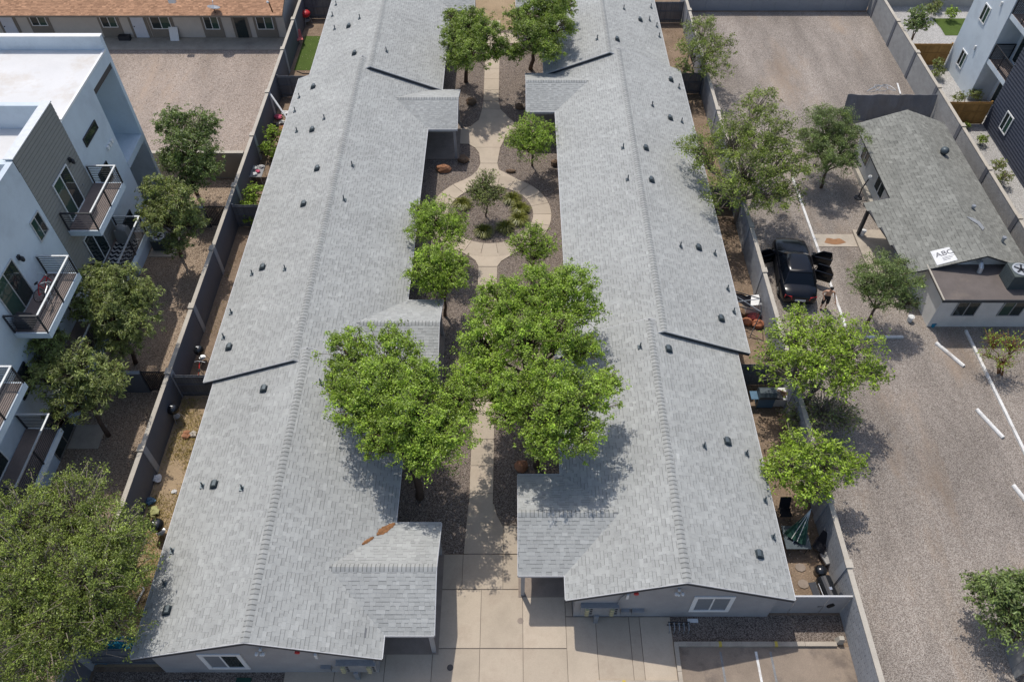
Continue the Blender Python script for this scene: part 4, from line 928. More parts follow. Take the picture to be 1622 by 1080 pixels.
condenser('large square condenser unit on the flat annex roof', Vector((G(1608, 455, 2.505).x, 29.6, 2.505)), 1.05, 0.95)
condenser('dark condenser unit beside the white building near the first tree trunk', Vector((-21.2, 35.0, 0.062)), 0.8, 0.75)
condenser('dark condenser unit beside the white building below the leafy middle trees', Vector((-21.2, 27.6, 0.01)), 0.8, 0.75)

# ================================================================ GREY AND DARK SIDED HOUSE at the far right
TB = thing('garden_house', 'tall grey rendered house with dark board siding and balconies at the far right', 'house', (36, 48, 0))
XW = 33.2
MB().box(XW, 46, 50.6, 55.3, 0, 9.5).build('wall', 'stucco_white', TB)
MB().box(XW + 1.5, 46, 47.55, 50.597, 0, 9.497).build('wall', 'stucco_white', TB)
MB().box(XW + 0.06, 46, 20, 47.547, 0, 9.5).build('wall', 'rubber', TB)  # near-black core paints the shadow lines seen between the siding boards
z = 0.05
while z < 9.4:
    MB().hexa([(XW - 0.03, 36, z), (XW + 0.058, 36, z), (XW + 0.058, 47.56, z), (XW - 0.03, 47.56, z), (XW + 0.012, 36, z + 0.17), (XW + 0.058, 36, z + 0.17), (XW + 0.058, 47.56, z + 0.17), (XW + 0.012, 47.56, z + 0.17)]).build('siding_board', 'siding_dark', TB); z += 0.22
def tw(X, quad_, spl='z'):
    ys, zs = zip(*[on_x(x, y, X) for x, y in quad_]); win_x(TB, X, min(ys), max(ys), min(zs), max(zs), -1, 'frame_white', 'glass_green', 'y', 0.07)
tw(XW, [(1563.8, 5), (1570.9, 15), (1558, 39.6), (1550.6, 30)]); tw(XW, [(1527, 78.4), (1533.5, 86.8), (1521.7, 110.5), (1515, 100)]); tw(XW - 0.03, [(1598, 177), (1607, 188.5), (1591.7, 214.8), (1582.5, 202)])
win_x(TB, XW + 1.5, 47.9, 50.2, 3.4, 5.6, -1, 'frame_white', 'glass_dark', 'y', part='sliding_door'); win_x(TB, XW + 1.5, 47.9, 50.2, 0.1, 2.3, -1, 'frame_white', 'glass_green', 'y', part='sliding_door')
win_x(TB, XW - 0.03, 37.5, 40.0, 0.3, 2.4, -1, 'frame_white', 'glass_dark', 'y', part='sliding_door')
for zz in (3.3, 6.6): balcony(TB, XW + 1.48, XW + 0.05, 47.65, 50.55, zz, bars=10, top='metal_black')
for (x, y) in ((1587, 8), (1545, 77)):
    Yq, zq = on_x(x, y, XW); MB().box(XW - 0.12, XW - 0.003, Yq - 0.06, Yq + 0.06, zq - 0.1, zq + 0.2).build('wall_lamp', 'plastic_white', TB)
lp = [G(1476, 30), G(1530, 30), G(1525, 44), G(1517, 57), G(1497, 57), G(1490, 45)]
sheet('lawn', [(p.x, p.y) for p in lp][::-1], 0.02, 'turf')
sheet('turf_strip', [(-16.75, G(470, 112).y), (-14.05, G(470, 112).y), (-14.05, G(480, 58).y), (-16.75, G(480, 58).y)], 0.025, 'turf')

# white edging kerbs and wheel stops in the gravel lot
kerb('edging_kerb', 'long thin white edging kerb running past the open car doors', 18.28, 18.42, 27.9, 41.5, 0.12, 9, 'y', 'paint_white')
kerb('edging_kerb', 'short white edging kerb turning toward the little mesquite tree', 18.44, 21.3, 27.75, 27.89, 0.12, 2, 'x', 'paint_white')
kerb('edging_kerb', 'long thin white edging kerb in front of the annex at the right', 24.82, 24.96, 15.5, 28.3, 0.12, 9, 'y', 'paint_white')
for (a, b, lb) in (((1482, 544), (1526, 581), 'white concrete wheel stop nearest the annex'), ((1546, 649), (1588, 694), 'white concrete wheel stop, middle one of the three in the gravel'), ((1604, 769), (1640, 814), 'white concrete wheel stop cut by the right edge of the picture')):
    p, q = G(*a), G(*b); d = (q - p).normalized(); n = Vector((-d.y, d.x, 0)); mb = MB()
    rg = lambda c: [c + n * 0.1, c + n * 0.1 + Vector((0, 0, 0.07)), c + n * 0.06 + Vector((0, 0, 0.13)), c - n * 0.06 + Vector((0, 0, 0.13)), c - n * 0.1 + Vector((0, 0, 0.07)), c - n * 0.1]
    up0 = Vector((0, 0, 0.008)); mb.loft([rg(p + up0), rg(q + up0)]); o_ = mb.build('wheel_stop', 'paint_white'); tag(o_, lb, 'wheel stop', 'wheel stops in the gravel lot')
# ================================================================ TREES AND PLANTS
def leaves_mesh(name, cen, out, L, W, tone, rng, droop=0.0, up=0.9):
    """one folded leaf (two quads' worth of area in a kite) at every centre"""
    n = len(cen)
    nrm = out * 0.55 + np.array([0, 0, up]) + rng.normal(0, 0.8, (n, 3)); nrm /= np.linalg.norm(nrm, axis=1)[:, None]
    r = rng.normal(0, 1, (n, 3)) + out * 0.8; r[:, 2] -= droop; d = r - nrm * (r * nrm).sum(1)[:, None]; d /= np.linalg.norm(d, axis=1)[:, None] + 1e-9
    s = np.cross(nrm, d); l = (L * rng.uniform(0.65, 1.3, n))[:, None]; w = (W * rng.uniform(0.7, 1.25, n))[:, None]
    a = cen - d * l * 0.5; b = cen + s * w * 0.5 + nrm * w * 0.12; c = cen + d * l * 0.5 - np.array([0, 0, 1]) * l * 0.08; e = cen - s * w * 0.5 + nrm * w * 0.12
    V = np.stack([a, b, c, e], 1).reshape(-1, 3); Q = np.arange(n * 4).reshape(-1, 4)
    return fast_mesh(name, V, Q, tone)
def limb(mb, a, b, r0, r1, rng, n=5, sag=0.0, sides=5, wob=0.12):
    a = Vector(a); b = Vector(b); L = (b - a).length; pts = []; rr = []
    for i in range(n):
        f = i / (n - 1); p = a.lerp(b, f); k = math.sin(math.pi * f) * L * wob
        p += Vector((rng.normal() * k * 0.5, rng.normal() * k * 0.5, k * 0.8 - sag * f * f)); pts.append(p); rr.append(r0 + (r1 - r0) * f)
    mb.tube(pts, rr, sides); return pts
TREE_N = [0]
def tree(name, label, lobes, base=None, den=285, leaf=(0.112, 0.056), mat='leaf_bright', bark='bark', tr=0.13, cat='tree', fork=None, clump=0.28, stems=1, group=None, flat=0.78, twigs=1.0, droop=0.3, sep=1.0):
    """lobes: (photo x, photo y, height z of its middle, radius in photo pixels)"""
    TREE_N[0] += 1; rng = np.random.default_rng(100 + TREE_N[0])
    lb = [(G(x, y, z), r * mpp(x, y, z)) for x, y, z, r in lobes]
    mean = sum((c for c, r in lb), Vector()) / len(lb)
    b = G(*base) if base else Vector((mean.x, mean.y, 0)); b.z = 0
    o = thing(name, label, cat, b, group=group); mb = MB()
    fz = fork if fork else max(0.5, mean.z * 0.42)
    CEN, OUT, TON = [], [], []
    for st in range(stems):
        off = Vector((rng.normal() * 0.12, rng.normal() * 0.12, 0)) * (stems > 1)
        fp = Vector((b.x, b.y, 0)).lerp(Vector((mean.x, mean.y, 0)), 0.3) + Vector((rng.normal() * 0.05, rng.normal() * 0.05, fz)) + off * 2
        limb(mb, b + off - Vector((0, 0, 0.05)), fp, tr * 1.25, tr * 0.8, rng, 5, 0, 8, 0.04)
        mine = [q for i, q in enumerate(lb) if i % stems == st]
        for c, r in mine:
            mid = c - Vector((0, 0, r * 0.35)); pts = limb(mb, fp, mid, tr * 0.6, tr * 0.3, rng, 6, 0, 6, 0.1)
            rc0 = clump * min(1.0, max(0.45, r / 1.3))
            ncl = max(5, int(9.5 * (r / rc0) ** 2 * 0.42 * sep)); nl = int(den * 4 * math.pi * r * r * 0.75 / ncl * (0.11 * 0.21) / (leaf[0] * leaf[1]) * 0.42)
            for k in range(ncl):
                d = rng.normal(0, 1, 3); d /= np.linalg.norm(d)
                if d[2] < -0.35 and rng.random() < 0.6: d[2] = -d[2]
                rad = r * (0.36 + 0.62 * rng.random() ** 0.55)
                far = rng.random() < 0.22
                if far: rad = r * rng.uniform(1.0, 1.32)
                cc = np.array(c) + d * np.array([rad, rad, rad * flat])
                if cc[2] < 0.25: cc[2] = 0.25 + rng.random() * 0.2
                if rng.random() < 0.75 * twigs: limb(mb, pts[int(rng.integers(3, 6))], Vector(cc), tr * 0.2, 0.008, rng, 4, 0, 4, 0.12)
                rc = rc0 * rng.uniform(0.65, 1.3) * (0.75 if far else 1); m_ = max(2 if den < 60 else 6, int(nl * rng.uniform(0.6, 1.4) * (0.4 if far else 1)))
                q = rng.normal(0, 0.47, (m_, 3)) * np.array([rc, rc, rc * 0.7]); q[:, 2] -= droop * (q[:, 0] ** 2 + q[:, 1] ** 2) / max(rc, 0.1)
                o_ = q / (np.linalg.norm(q, axis=1)[:, None] + 1e-6) * 0.6 + d * 0.7
                CEN.append(q + cc); OUT.append(o_); TON.append(rng.normal(1, 0.2) * rng.normal(1, 0.32, m_).clip(0.35, 2.0))
    C_ = np.concatenate(CEN); C_[:, 2] = np.maximum(C_[:, 2], 0.06)
    me = leaves_mesh('crown', C_ - np.array(b), np.concatenate(OUT), leaf[0], leaf[1], np.concatenate(TON), rng)
    mb.build('trunk', bark, o, smooth=True); put('crown', me, mat, o)
    return o
# courtyard
tree('ash_tree', 'large bright green tree overhanging the left roof, biggest on the left of the path', [(550, 555, 5.7, 40), (545, 600, 5.5, 34), (620, 552, 6.1, 44), (600, 612, 6.1, 55), (665, 600, 6.1, 42), (650, 660, 6.1, 60), (700, 690, 5.8, 52), (725, 640, 5.7, 40), (665, 715, 5.4, 42), (600, 680, 5.7, 36), (555, 645, 5.8, 36), (540, 615, 5.7, 26), (590, 705, 5.5, 24), (745, 605, 5.6, 32)], (665, 788), tr=0.16)
tree('ash_tree', 'large bright green tree over the path, upper of two beside the right roof', [(790, 485, 6.1, 45), (845, 465, 6.4, 50), (905, 455, 6.1, 42), (925, 490, 5.7, 32), (830, 530, 6.3, 52), (880, 525, 6.1, 42), (765, 540, 5.7, 42), (925, 555, 5.1, 32), (760, 590, 5.4, 42)], (838, 655), tr=0.16)
tree('ash_tree', 'large bright green tree right of the path, lower of two, shading the right front porch', [(815, 620, 6.1, 42), (870, 600, 6.4, 46), (880, 650, 6.4, 52), (930, 630, 6.3, 48), (962, 605, 6.0, 28), (925, 690, 5.8, 38), (860, 695, 5.8, 38), (800, 655, 5.7, 30), (775, 610, 5.7, 30)], (850, 738), tr=0.15)
tree('young_tree', 'feathery green tree on the left side of the round path, nearer the loop', [(690, 345, 3.6, 34), (715, 368, 3.3, 26), (668, 365, 3.4, 25), (665, 335, 3.2, 18), (725, 350, 3.0, 18)], den=210, leaf=(0.13, 0.042), tr=0.07, clump=0.27, sep=1.25)
tree('young_tree', 'dense green tree on the left just below the round path', [(690, 415, 4.0, 36), (668, 432, 3.6, 28), (715, 438, 3.6, 27), (690, 450, 3.2, 28), (725, 415, 3.2, 18)], den=260, leaf=(0.14, 0.06), tr=0.08, clump=0.28, sep=1.1)
tree('young_tree', 'loose green tree at the lower right of the round path', [(845, 372, 3.2, 22), (822, 388, 2.9, 20), (865, 390, 2.9, 20), (848, 403, 2.5, 18)], den=170, leaf=(0.13, 0.042), tr=0.06, clump=0.25, sep=1.2)
tree('young_tree', 'open green tree in the gravel bed below the right rear porch', [(838, 203, 3.2, 24), (818, 222, 2.8, 22), (858, 222, 2.8, 22), (838, 235, 2.4, 26), (865, 205, 2.6, 14)], (843, 263), den=180, leaf=(0.13, 0.042), tr=0.06, clump=0.25, sep=1.2)
tree('sapling', 'small airy grey-green tree in the middle of the round bed', [(770, 288, 2.5, 20), (754, 303, 2.2, 16), (786, 306, 2.2, 17), (768, 315, 1.9, 20)], (769.6, 343), den=130, leaf=(0.12, 0.04), mat='leaf_olive', tr=0.045, clump=0.2, sep=1.1)
tree('ash_tree', 'round green tree left of the far end of the path', [(745, 35, 5.0, 28), (722, 62, 4.6, 28), (770, 55, 4.9, 32), (745, 85, 4.4, 34), (790, 80, 4.0, 24), (722, 95, 3.8, 20), (718, 30, 4.4, 18)], (738, 130), den=330, leaf=(0.13, 0.06), mat='leaf_mid', tr=0.13)
tree('ash_tree', 'tall green tree right of the far end of the path, shading the right rear roof', [(862, 10, 5.4, 38), (880, 45, 4.9, 30), (842, 55, 4.8, 30), (824, 30, 4.8, 26), (868, 78, 4.2, 26), (815, 85, 3.6, 17), (893, 12, 4.6, 20)], (840, 110), den=330, leaf=(0.13, 0.06), mat='leaf_mid', tr=0.14)
# beyond the right wall
tree('chinaberry_tree', 'large airy olive-green tree with pale limbs leaning over the right roof', [(1200, 165, 5.0, 34), (1160, 215, 5.0, 42), (1215, 215, 5.2, 46), (1180, 265, 4.9, 48), (1245, 258, 4.5, 38), (1105, 240, 4.4, 38), (1215, 308, 3.9, 38), (1150, 300, 4.2, 36), (1250, 305, 3.4, 25)], (1165, 352), den=135, leaf=(0.16, 0.06), mat='leaf_acacia', bark='bark_pale', tr=0.15, stems=2, twigs=1.3, sep=0.8, clump=0.36)
tree('chinaberry_tree', 'smaller airy tree with pale stems at the top of the right side yard', [(1112, 48, 3.8, 28), (1098, 82, 3.5, 28), (1138, 72, 3.2, 26), (1132, 108, 2.7, 26), (1085, 108, 2.5, 15)], (1085, 130), den=130, leaf=(0.16, 0.06), mat='leaf_acacia', bark='bark_pale', tr=0.09, stems=3, twigs=1.3, sep=0.8, clump=0.34)
tree('mesquite_tree', 'dark feathery mesquite tree at the left end of the shingled house', [(1312, 195, 3.6, 36), (1288, 222, 3.2, 26), (1342, 222, 3.2, 30), (1310, 245, 2.9, 34), (1345, 255, 2.4, 18)], (1300, 298), den=270, leaf=(0.13, 0.038), mat='leaf_dark', tr=0.08, clump=0.34)
tree('mesquite_tree', 'dark feathery mesquite tree by the porch and annex of the shingled house', [(1398, 432, 3.5, 38), (1368, 448, 3.0, 26), (1435, 446, 3.1, 28), (1402, 468, 2.7, 32), (1440, 478, 2.3, 18)], (1373, 514), den=200, leaf=(0.13, 0.038), mat='leaf_dark', tr=0.08, clump=0.34)
tree('chinaberry_tree', 'big lime green tree beside the boundary wall just below the black car', [(1308, 524, 4.7, 38), (1255, 535, 4.3, 42), (1350, 550, 4.6, 50), (1300, 570, 4.6, 52), (1345, 600, 4.2, 40), (1255, 590, 4.0, 40), (1220, 570, 3.6, 26), (1385, 590, 3.6, 24), (1262, 498, 4.3, 18)], (1262, 645), den=135, leaf=(0.15, 0.07), mat='leaf_lime', bark='bark_pale', tr=0.14, stems=2, sep=1.1, clump=0.28)
tree('chinaberry_tree', 'lower lime green tree over the boundary wall above the folded umbrella', [(1275, 705, 3.5, 38), (1315, 735, 3.3, 42), (1250, 740, 3.2, 40), (1285, 770, 2.9, 36), (1350, 735, 2.8, 24), (1225, 745, 2.8, 24)], (1270, 770), den=190, leaf=(0.15, 0.07), mat='leaf_lime', bark='bark_pale', tr=0.1, stems=2)
tree('olive_shrub', 'dark green bushy shrub at the lower right edge of the gravel lot', [(1575, 940, 2.3, 38), (1612, 935, 2.5, 40), (1550, 925, 1.9, 20), (1600, 985, 1.8, 40), (1640, 960, 2.2, 45)], (1600, 1005), den=260, leaf=(0.17, 0.07), mat='leaf_dark', tr=0.08, stems=3, clump=0.32, cat='shrub')
tree('sapling', 'thin yellow-green sapling with bare stems at the right edge below the annex', [(1572, 540, 1.9, 18), (1605, 545, 1.9, 22), (1590, 572, 1.3, 18), (1560, 560, 1.3, 12)], (1587, 592), den=50, leaf=(0.14, 0.045), mat='leaf_lime', bark='rust', tr=0.045, stems=3, clump=0.26)
# tree yard of the white building
tree('elm_tree', 'dark leafy tree standing before the tan block wall in the tree yard', [(278, 195, 5.0, 30), (322, 200, 5.0, 28), (300, 235, 4.6, 42), (275, 255, 3.8, 24), (325, 262, 3.8, 28), (303, 285, 2.8, 26)], (312, 308), den=300, leaf=(0.17, 0.065), mat='leaf_dark', tr=0.1)
tree('elm_tree', 'grey-green tree in the tree yard beside the corner recess of the white building', [(250, 300, 5.0, 28), (285, 318, 4.8, 32), (262, 345, 4.2, 36), (300, 352, 3.6, 26), (240, 335, 4.0, 22), (280, 385, 2.8, 22)], (287, 406), den=290, leaf=(0.17, 0.055), mat='leaf_olive', tr=0.09)
tree('elm_tree', 'sunlit green tree in the tree yard in front of the chevron rug balcony', [(150, 445, 5.3, 34), (195, 450, 5.3, 38), (230, 470, 4.8, 28), (175, 490, 4.8, 44), (215, 510, 4.2, 36), (140, 490, 4.2, 28), (185, 540, 3.2, 38)], (215, 575), den=290, leaf=(0.19, 0.052), mat='leaf_olive', tr=0.1)
tree('elm_tree', 'drooping grey-green tree in the tree yard nearest the lowest balconies', [(75, 548, 5.2, 34), (125, 585, 5.0, 42), (75, 600, 4.8, 32), (165, 608, 4.5, 34), (120, 640, 3.8, 40), (50, 570, 4.6, 24), (180, 590, 4.2, 20)], (172, 690), den=280, leaf=(0.2, 0.052), mat='leaf_olive', tr=0.1)
tree('acacia_tree', 'very large yellow-green tree filling the lower left corner', [(40, 820, 5.0, 62), (120, 800, 5.0, 60), (170, 850, 4.9, 58), (60, 900, 5.0, 75), (140, 920, 4.9, 75), (205, 900, 4.3, 45), (90, 990, 4.4, 75), (175, 985, 4.0, 55), (20, 980, 4.4, 62), (215, 845, 4.0, 30), (60, 1045, 3.6, 55)], (120, 1005), den=165, leaf=(0.105, 0.045), mat='leaf_acacia', bark='bark_pale', tr=0.15, stems=3, clump=0.28, twigs=1.4, sep=1.15)
# smaller plants
tree('weed_bush', 'tall yellow-green weeds against the left wall beside the turf fence', [(432, 212, 1.1, 14), (425, 235, 0.8, 13), (435, 245, 0.5, 10)], den=220, leaf=(0.16, 0.07), mat='leaf_bright', tr=0.03, stems=3, clump=0.25, cat='weeds')
tree('weed_bush', 'tall yellow-green weeds in the left side yard above the second board fence', [(402, 305, 1.2, 16), (396, 325, 0.9, 14), (398, 345, 0.6, 12)], den=220, leaf=(0.16, 0.07), mat='leaf_bright', tr=0.03, stems=3, clump=0.25, cat='weeds')
tree('garden_tree', 'small dark garden tree inside the far right wall beside the lawn', [(1455, 22, 3.0, 15), (1447, 38, 2.5, 14), (1463, 40, 2.3, 12)], (1443, 66), den=240, leaf=(0.2, 0.09), mat='leaf_dark', tr=0.05, stems=2, clump=0.3)
tree('garden_shrub', 'round yellow-green shrub on white gravel at the top of the lawn', [(1508, 20, 0.7, 10)], den=260, leaf=(0.16, 0.07), mat='leaf_bright', tr=0.02, clump=0.25, cat='shrub')
tree('garden_shrub', 'pale shrub at the far wall of the white gravel garden', [(1475, 14, 0.8, 10), (1485, 8, 0.6, 9)], den=200, leaf=(0.16, 0.07), mat='leaf_olive', tr=0.02, clump=0.25, cat='shrub')
tree('garden_shrub', 'yellowish shrub between the two wooden fences', [(1487, 100, 1.0, 9), (1480, 118, 0.7, 8), (1490, 112, 0.7, 8)], den=190, leaf=(0.16, 0.06), mat='leaf_olive', tr=0.02, clump=0.25, cat='shrub')
tree('garden_shrub', 'low pale shrub at the foot of the garden house wall behind the nearer wooden fence', [(1545, 150, 0.6, 10), (1520, 154, 0.5, 9)], den=200, leaf=(0.16, 0.06), mat='leaf_olive', tr=0.02, clump=0.25, cat='shrub')
tree('garden_shrub', 'round dark green shrub on white gravel beside the dark siding', [(1556, 221, 0.45, 9)], den=300, leaf=(0.13, 0.06), mat='leaf_mid', tr=0.02, clump=0.22, cat='shrub')
tree('garden_shrub', 'small green shrub at the foot of the nearer wooden fence', [(1531, 198, 0.35, 6)], den=300, leaf=(0.13, 0.06), mat='leaf_mid', tr=0.02, clump=0.22, cat='shrub')
tree('garden_shrub', 'dry straggly shrub with bare stakes in white gravel near the right edge', [(1582, 262, 0.9, 12), (1592, 280, 0.7, 11)], den=110, leaf=(0.15, 0.05), mat='leaf_olive', bark='rust', tr=0.025, stems=2, clump=0.24, cat='shrub')
tree('dry_bush', 'bare grey brush pile with few leaves between the two lime green trees', [(1300, 648, 1.5, 42), (1335, 660, 1.1, 30), (1262, 660, 1.1, 24)], den=5, leaf=(0.16, 0.07), mat='leaf_olive', bark='twig', tr=0.12, stems=3, twigs=1.5, sep=3.2, cat='brush pile')
def grass_tuft(label, x, y, r, h, n, mat='leaf_grass'):
    p = G(x, y); rng = np.random.default_rng(int(x * 7 + y)); m = MB()
    for k in range(n):
        a = rng.uniform(0, 6.283); q = r * math.sqrt(rng.random()) * 0.45; b = p + Vector((q * math.cos(a), q * math.sin(a), 0.0)); rr = r * rng.uniform(0.5, 1.1); hh = h * rng.uniform(0.6, 1.1)
        d = Vector((math.cos(a), math.sin(a), 0)); s = Vector((-d.y, d.x, 0)) * 0.02
        m1 = b + d * rr * 0.4 + Vector((0, 0, hh)); t = b + d * rr + Vector((0, 0, hh * rng.uniform(0.3, 0.9))); tn = rng.uniform(0.6, 1.5)
        m.poly([b - s, b + s, m1 + s, m1 - s], tn); m.poly([m1 - s, m1 + s, t + s * 0.2, t - s * 0.2], tn)
    o = thing('grass_tuft', label, 'grass clump', p, group='grass clumps in the round bed'); m.build('blades', mat, o); return o
for lb, x, y in (('spiky green grass clump at the upper right of the round bed', 811, 318), ('spiky green grass clump at the right rim of the round bed, below the upper one', 824, 334), ('spiky green grass clump at the right rim of the round bed, third from the top', 822, 350), ('spiky green grass clump at the upper left of the round bed', 733, 326), ('spiky grass clump at the bottom of the round bed', 766, 369), ('spiky grass clump at the lower right of the round bed partly under leaves', 800, 363)):
    grass_tuft(lb, x, y, 0.52, 0.34, 380)
def boulder(label, x, y, r, mat, seed):
    p = G(x, y); o = MB().ball(p + Vector((0, 0, r[2] * 0.6)), r, 9, 6, 0.2, seed).build('boulder', mat); tag(o, label, 'boulder')
boulder('reddish angular boulder in the gravel below the left rear porch', 703, 271, (0.5, 0.3, 0.3), 'rock_red', 3)
boulder('brown rounded boulder beside the path curve below the left rear porch', 734, 256, (0.36, 0.34, 0.3), 'rock_brown', 4)
boulder('flat grey-brown boulder in the bed below the right rear porch tree', 809, 273, (0.36, 0.16, 0.14), 'rock_brown', 5)
boulder('dark brown boulder in the shade left of the upper path', 747, 164, (0.4, 0.38, 0.25), 'rock_brown', 6)
boulder('dark reddish boulder in the shaded bed above the right front porch', 826, 741, (0.34, 0.3, 0.3), 'rock_red', 7)
boulder('brown boulder half hidden in the bed at the corner of the right rear porch', 822, 172, (0.35, 0.25, 0.25), 'rock_brown', 8)
boulder('brown boulder against the right building wall near the open tree', 879, 262, (0.3, 0.25, 0.28), 'rock_brown', 9)

# dry straw-coloured grass over the near left side yard
rng = np.random.default_rng(5); V, Q, T = [], [], []
for k in range(9500):
    x, y = rng.uniform(-16.9, -14.2), 11.5 + 12.2 * rng.random() ** 0.8
    if math.sin(x * 2.3 + y * 0.9) + math.sin(y * 1.7 - x) < -0.5 + rng.normal() * 0.4: continue
    a = rng.uniform(0, 6.28); h = rng.uniform(0.05, 0.17); r = rng.uniform(0.05, 0.16); c, d = math.cos(a), math.sin(a); w = 0.012; b = len(V)
    V += [(x - d * w, y + c * w, 0.009), (x + d * w, y - c * w, 0.009), (x + c * r + d * w * .3, y + d * r - c * w * .3, h), (x + c * r - d * w * .3, y + d * r + c * w * .3, h)]; Q.append([b, b + 1, b + 2, b + 3]); T.append(rng.uniform(.6, 1.3))
o_ = put('dry_grass', fast_mesh('dry_grass', np.array(V), np.array(Q), T), 'straw'); o_['kind'] = 'stuff'; tag(o_, 'dry straw-coloured grass in the near left side yard', 'grass')

# straggling weeds and dead stalks in the other side yards
V, Q, T = [], [], []
for k in range(5200):
    if rng.random() < 0.5: x, y = rng.uniform(-16.9, -14.6), rng.uniform(24.3, 49)
    else: x, y = rng.uniform(11.4, 13.7), rng.uniform(13, 60)
    if math.sin(x * 3.1 + y * 0.7) + math.sin(y * 1.3 - x * 2) < 0.35 + rng.normal() * 0.5: continue
    a = rng.uniform(0, 6.28); h = rng.uniform(0.03, 0.16); r = rng.uniform(0.03, 0.14); c, d = math.cos(a), math.sin(a); w = 0.013; b = len(V)
    V += [(x - d * w, y + c * w, 0.009), (x + d * w, y - c * w, 0.009), (x + c * r + d * w * .3, y + d * r - c * w * .3, h), (x + c * r - d * w * .3, y + d * r + c * w * .3, h)]; Q.append([b, b + 1, b + 2, b + 3]); T.append(rng.uniform(.35, 1.1))
o_ = put('dry_weeds', fast_mesh('dry_weeds', np.array(V), np.array(Q), T), 'straw'); o_['kind'] = 'stuff'; tag(o_, 'straggling dry weeds in the narrow side yards', 'weeds')
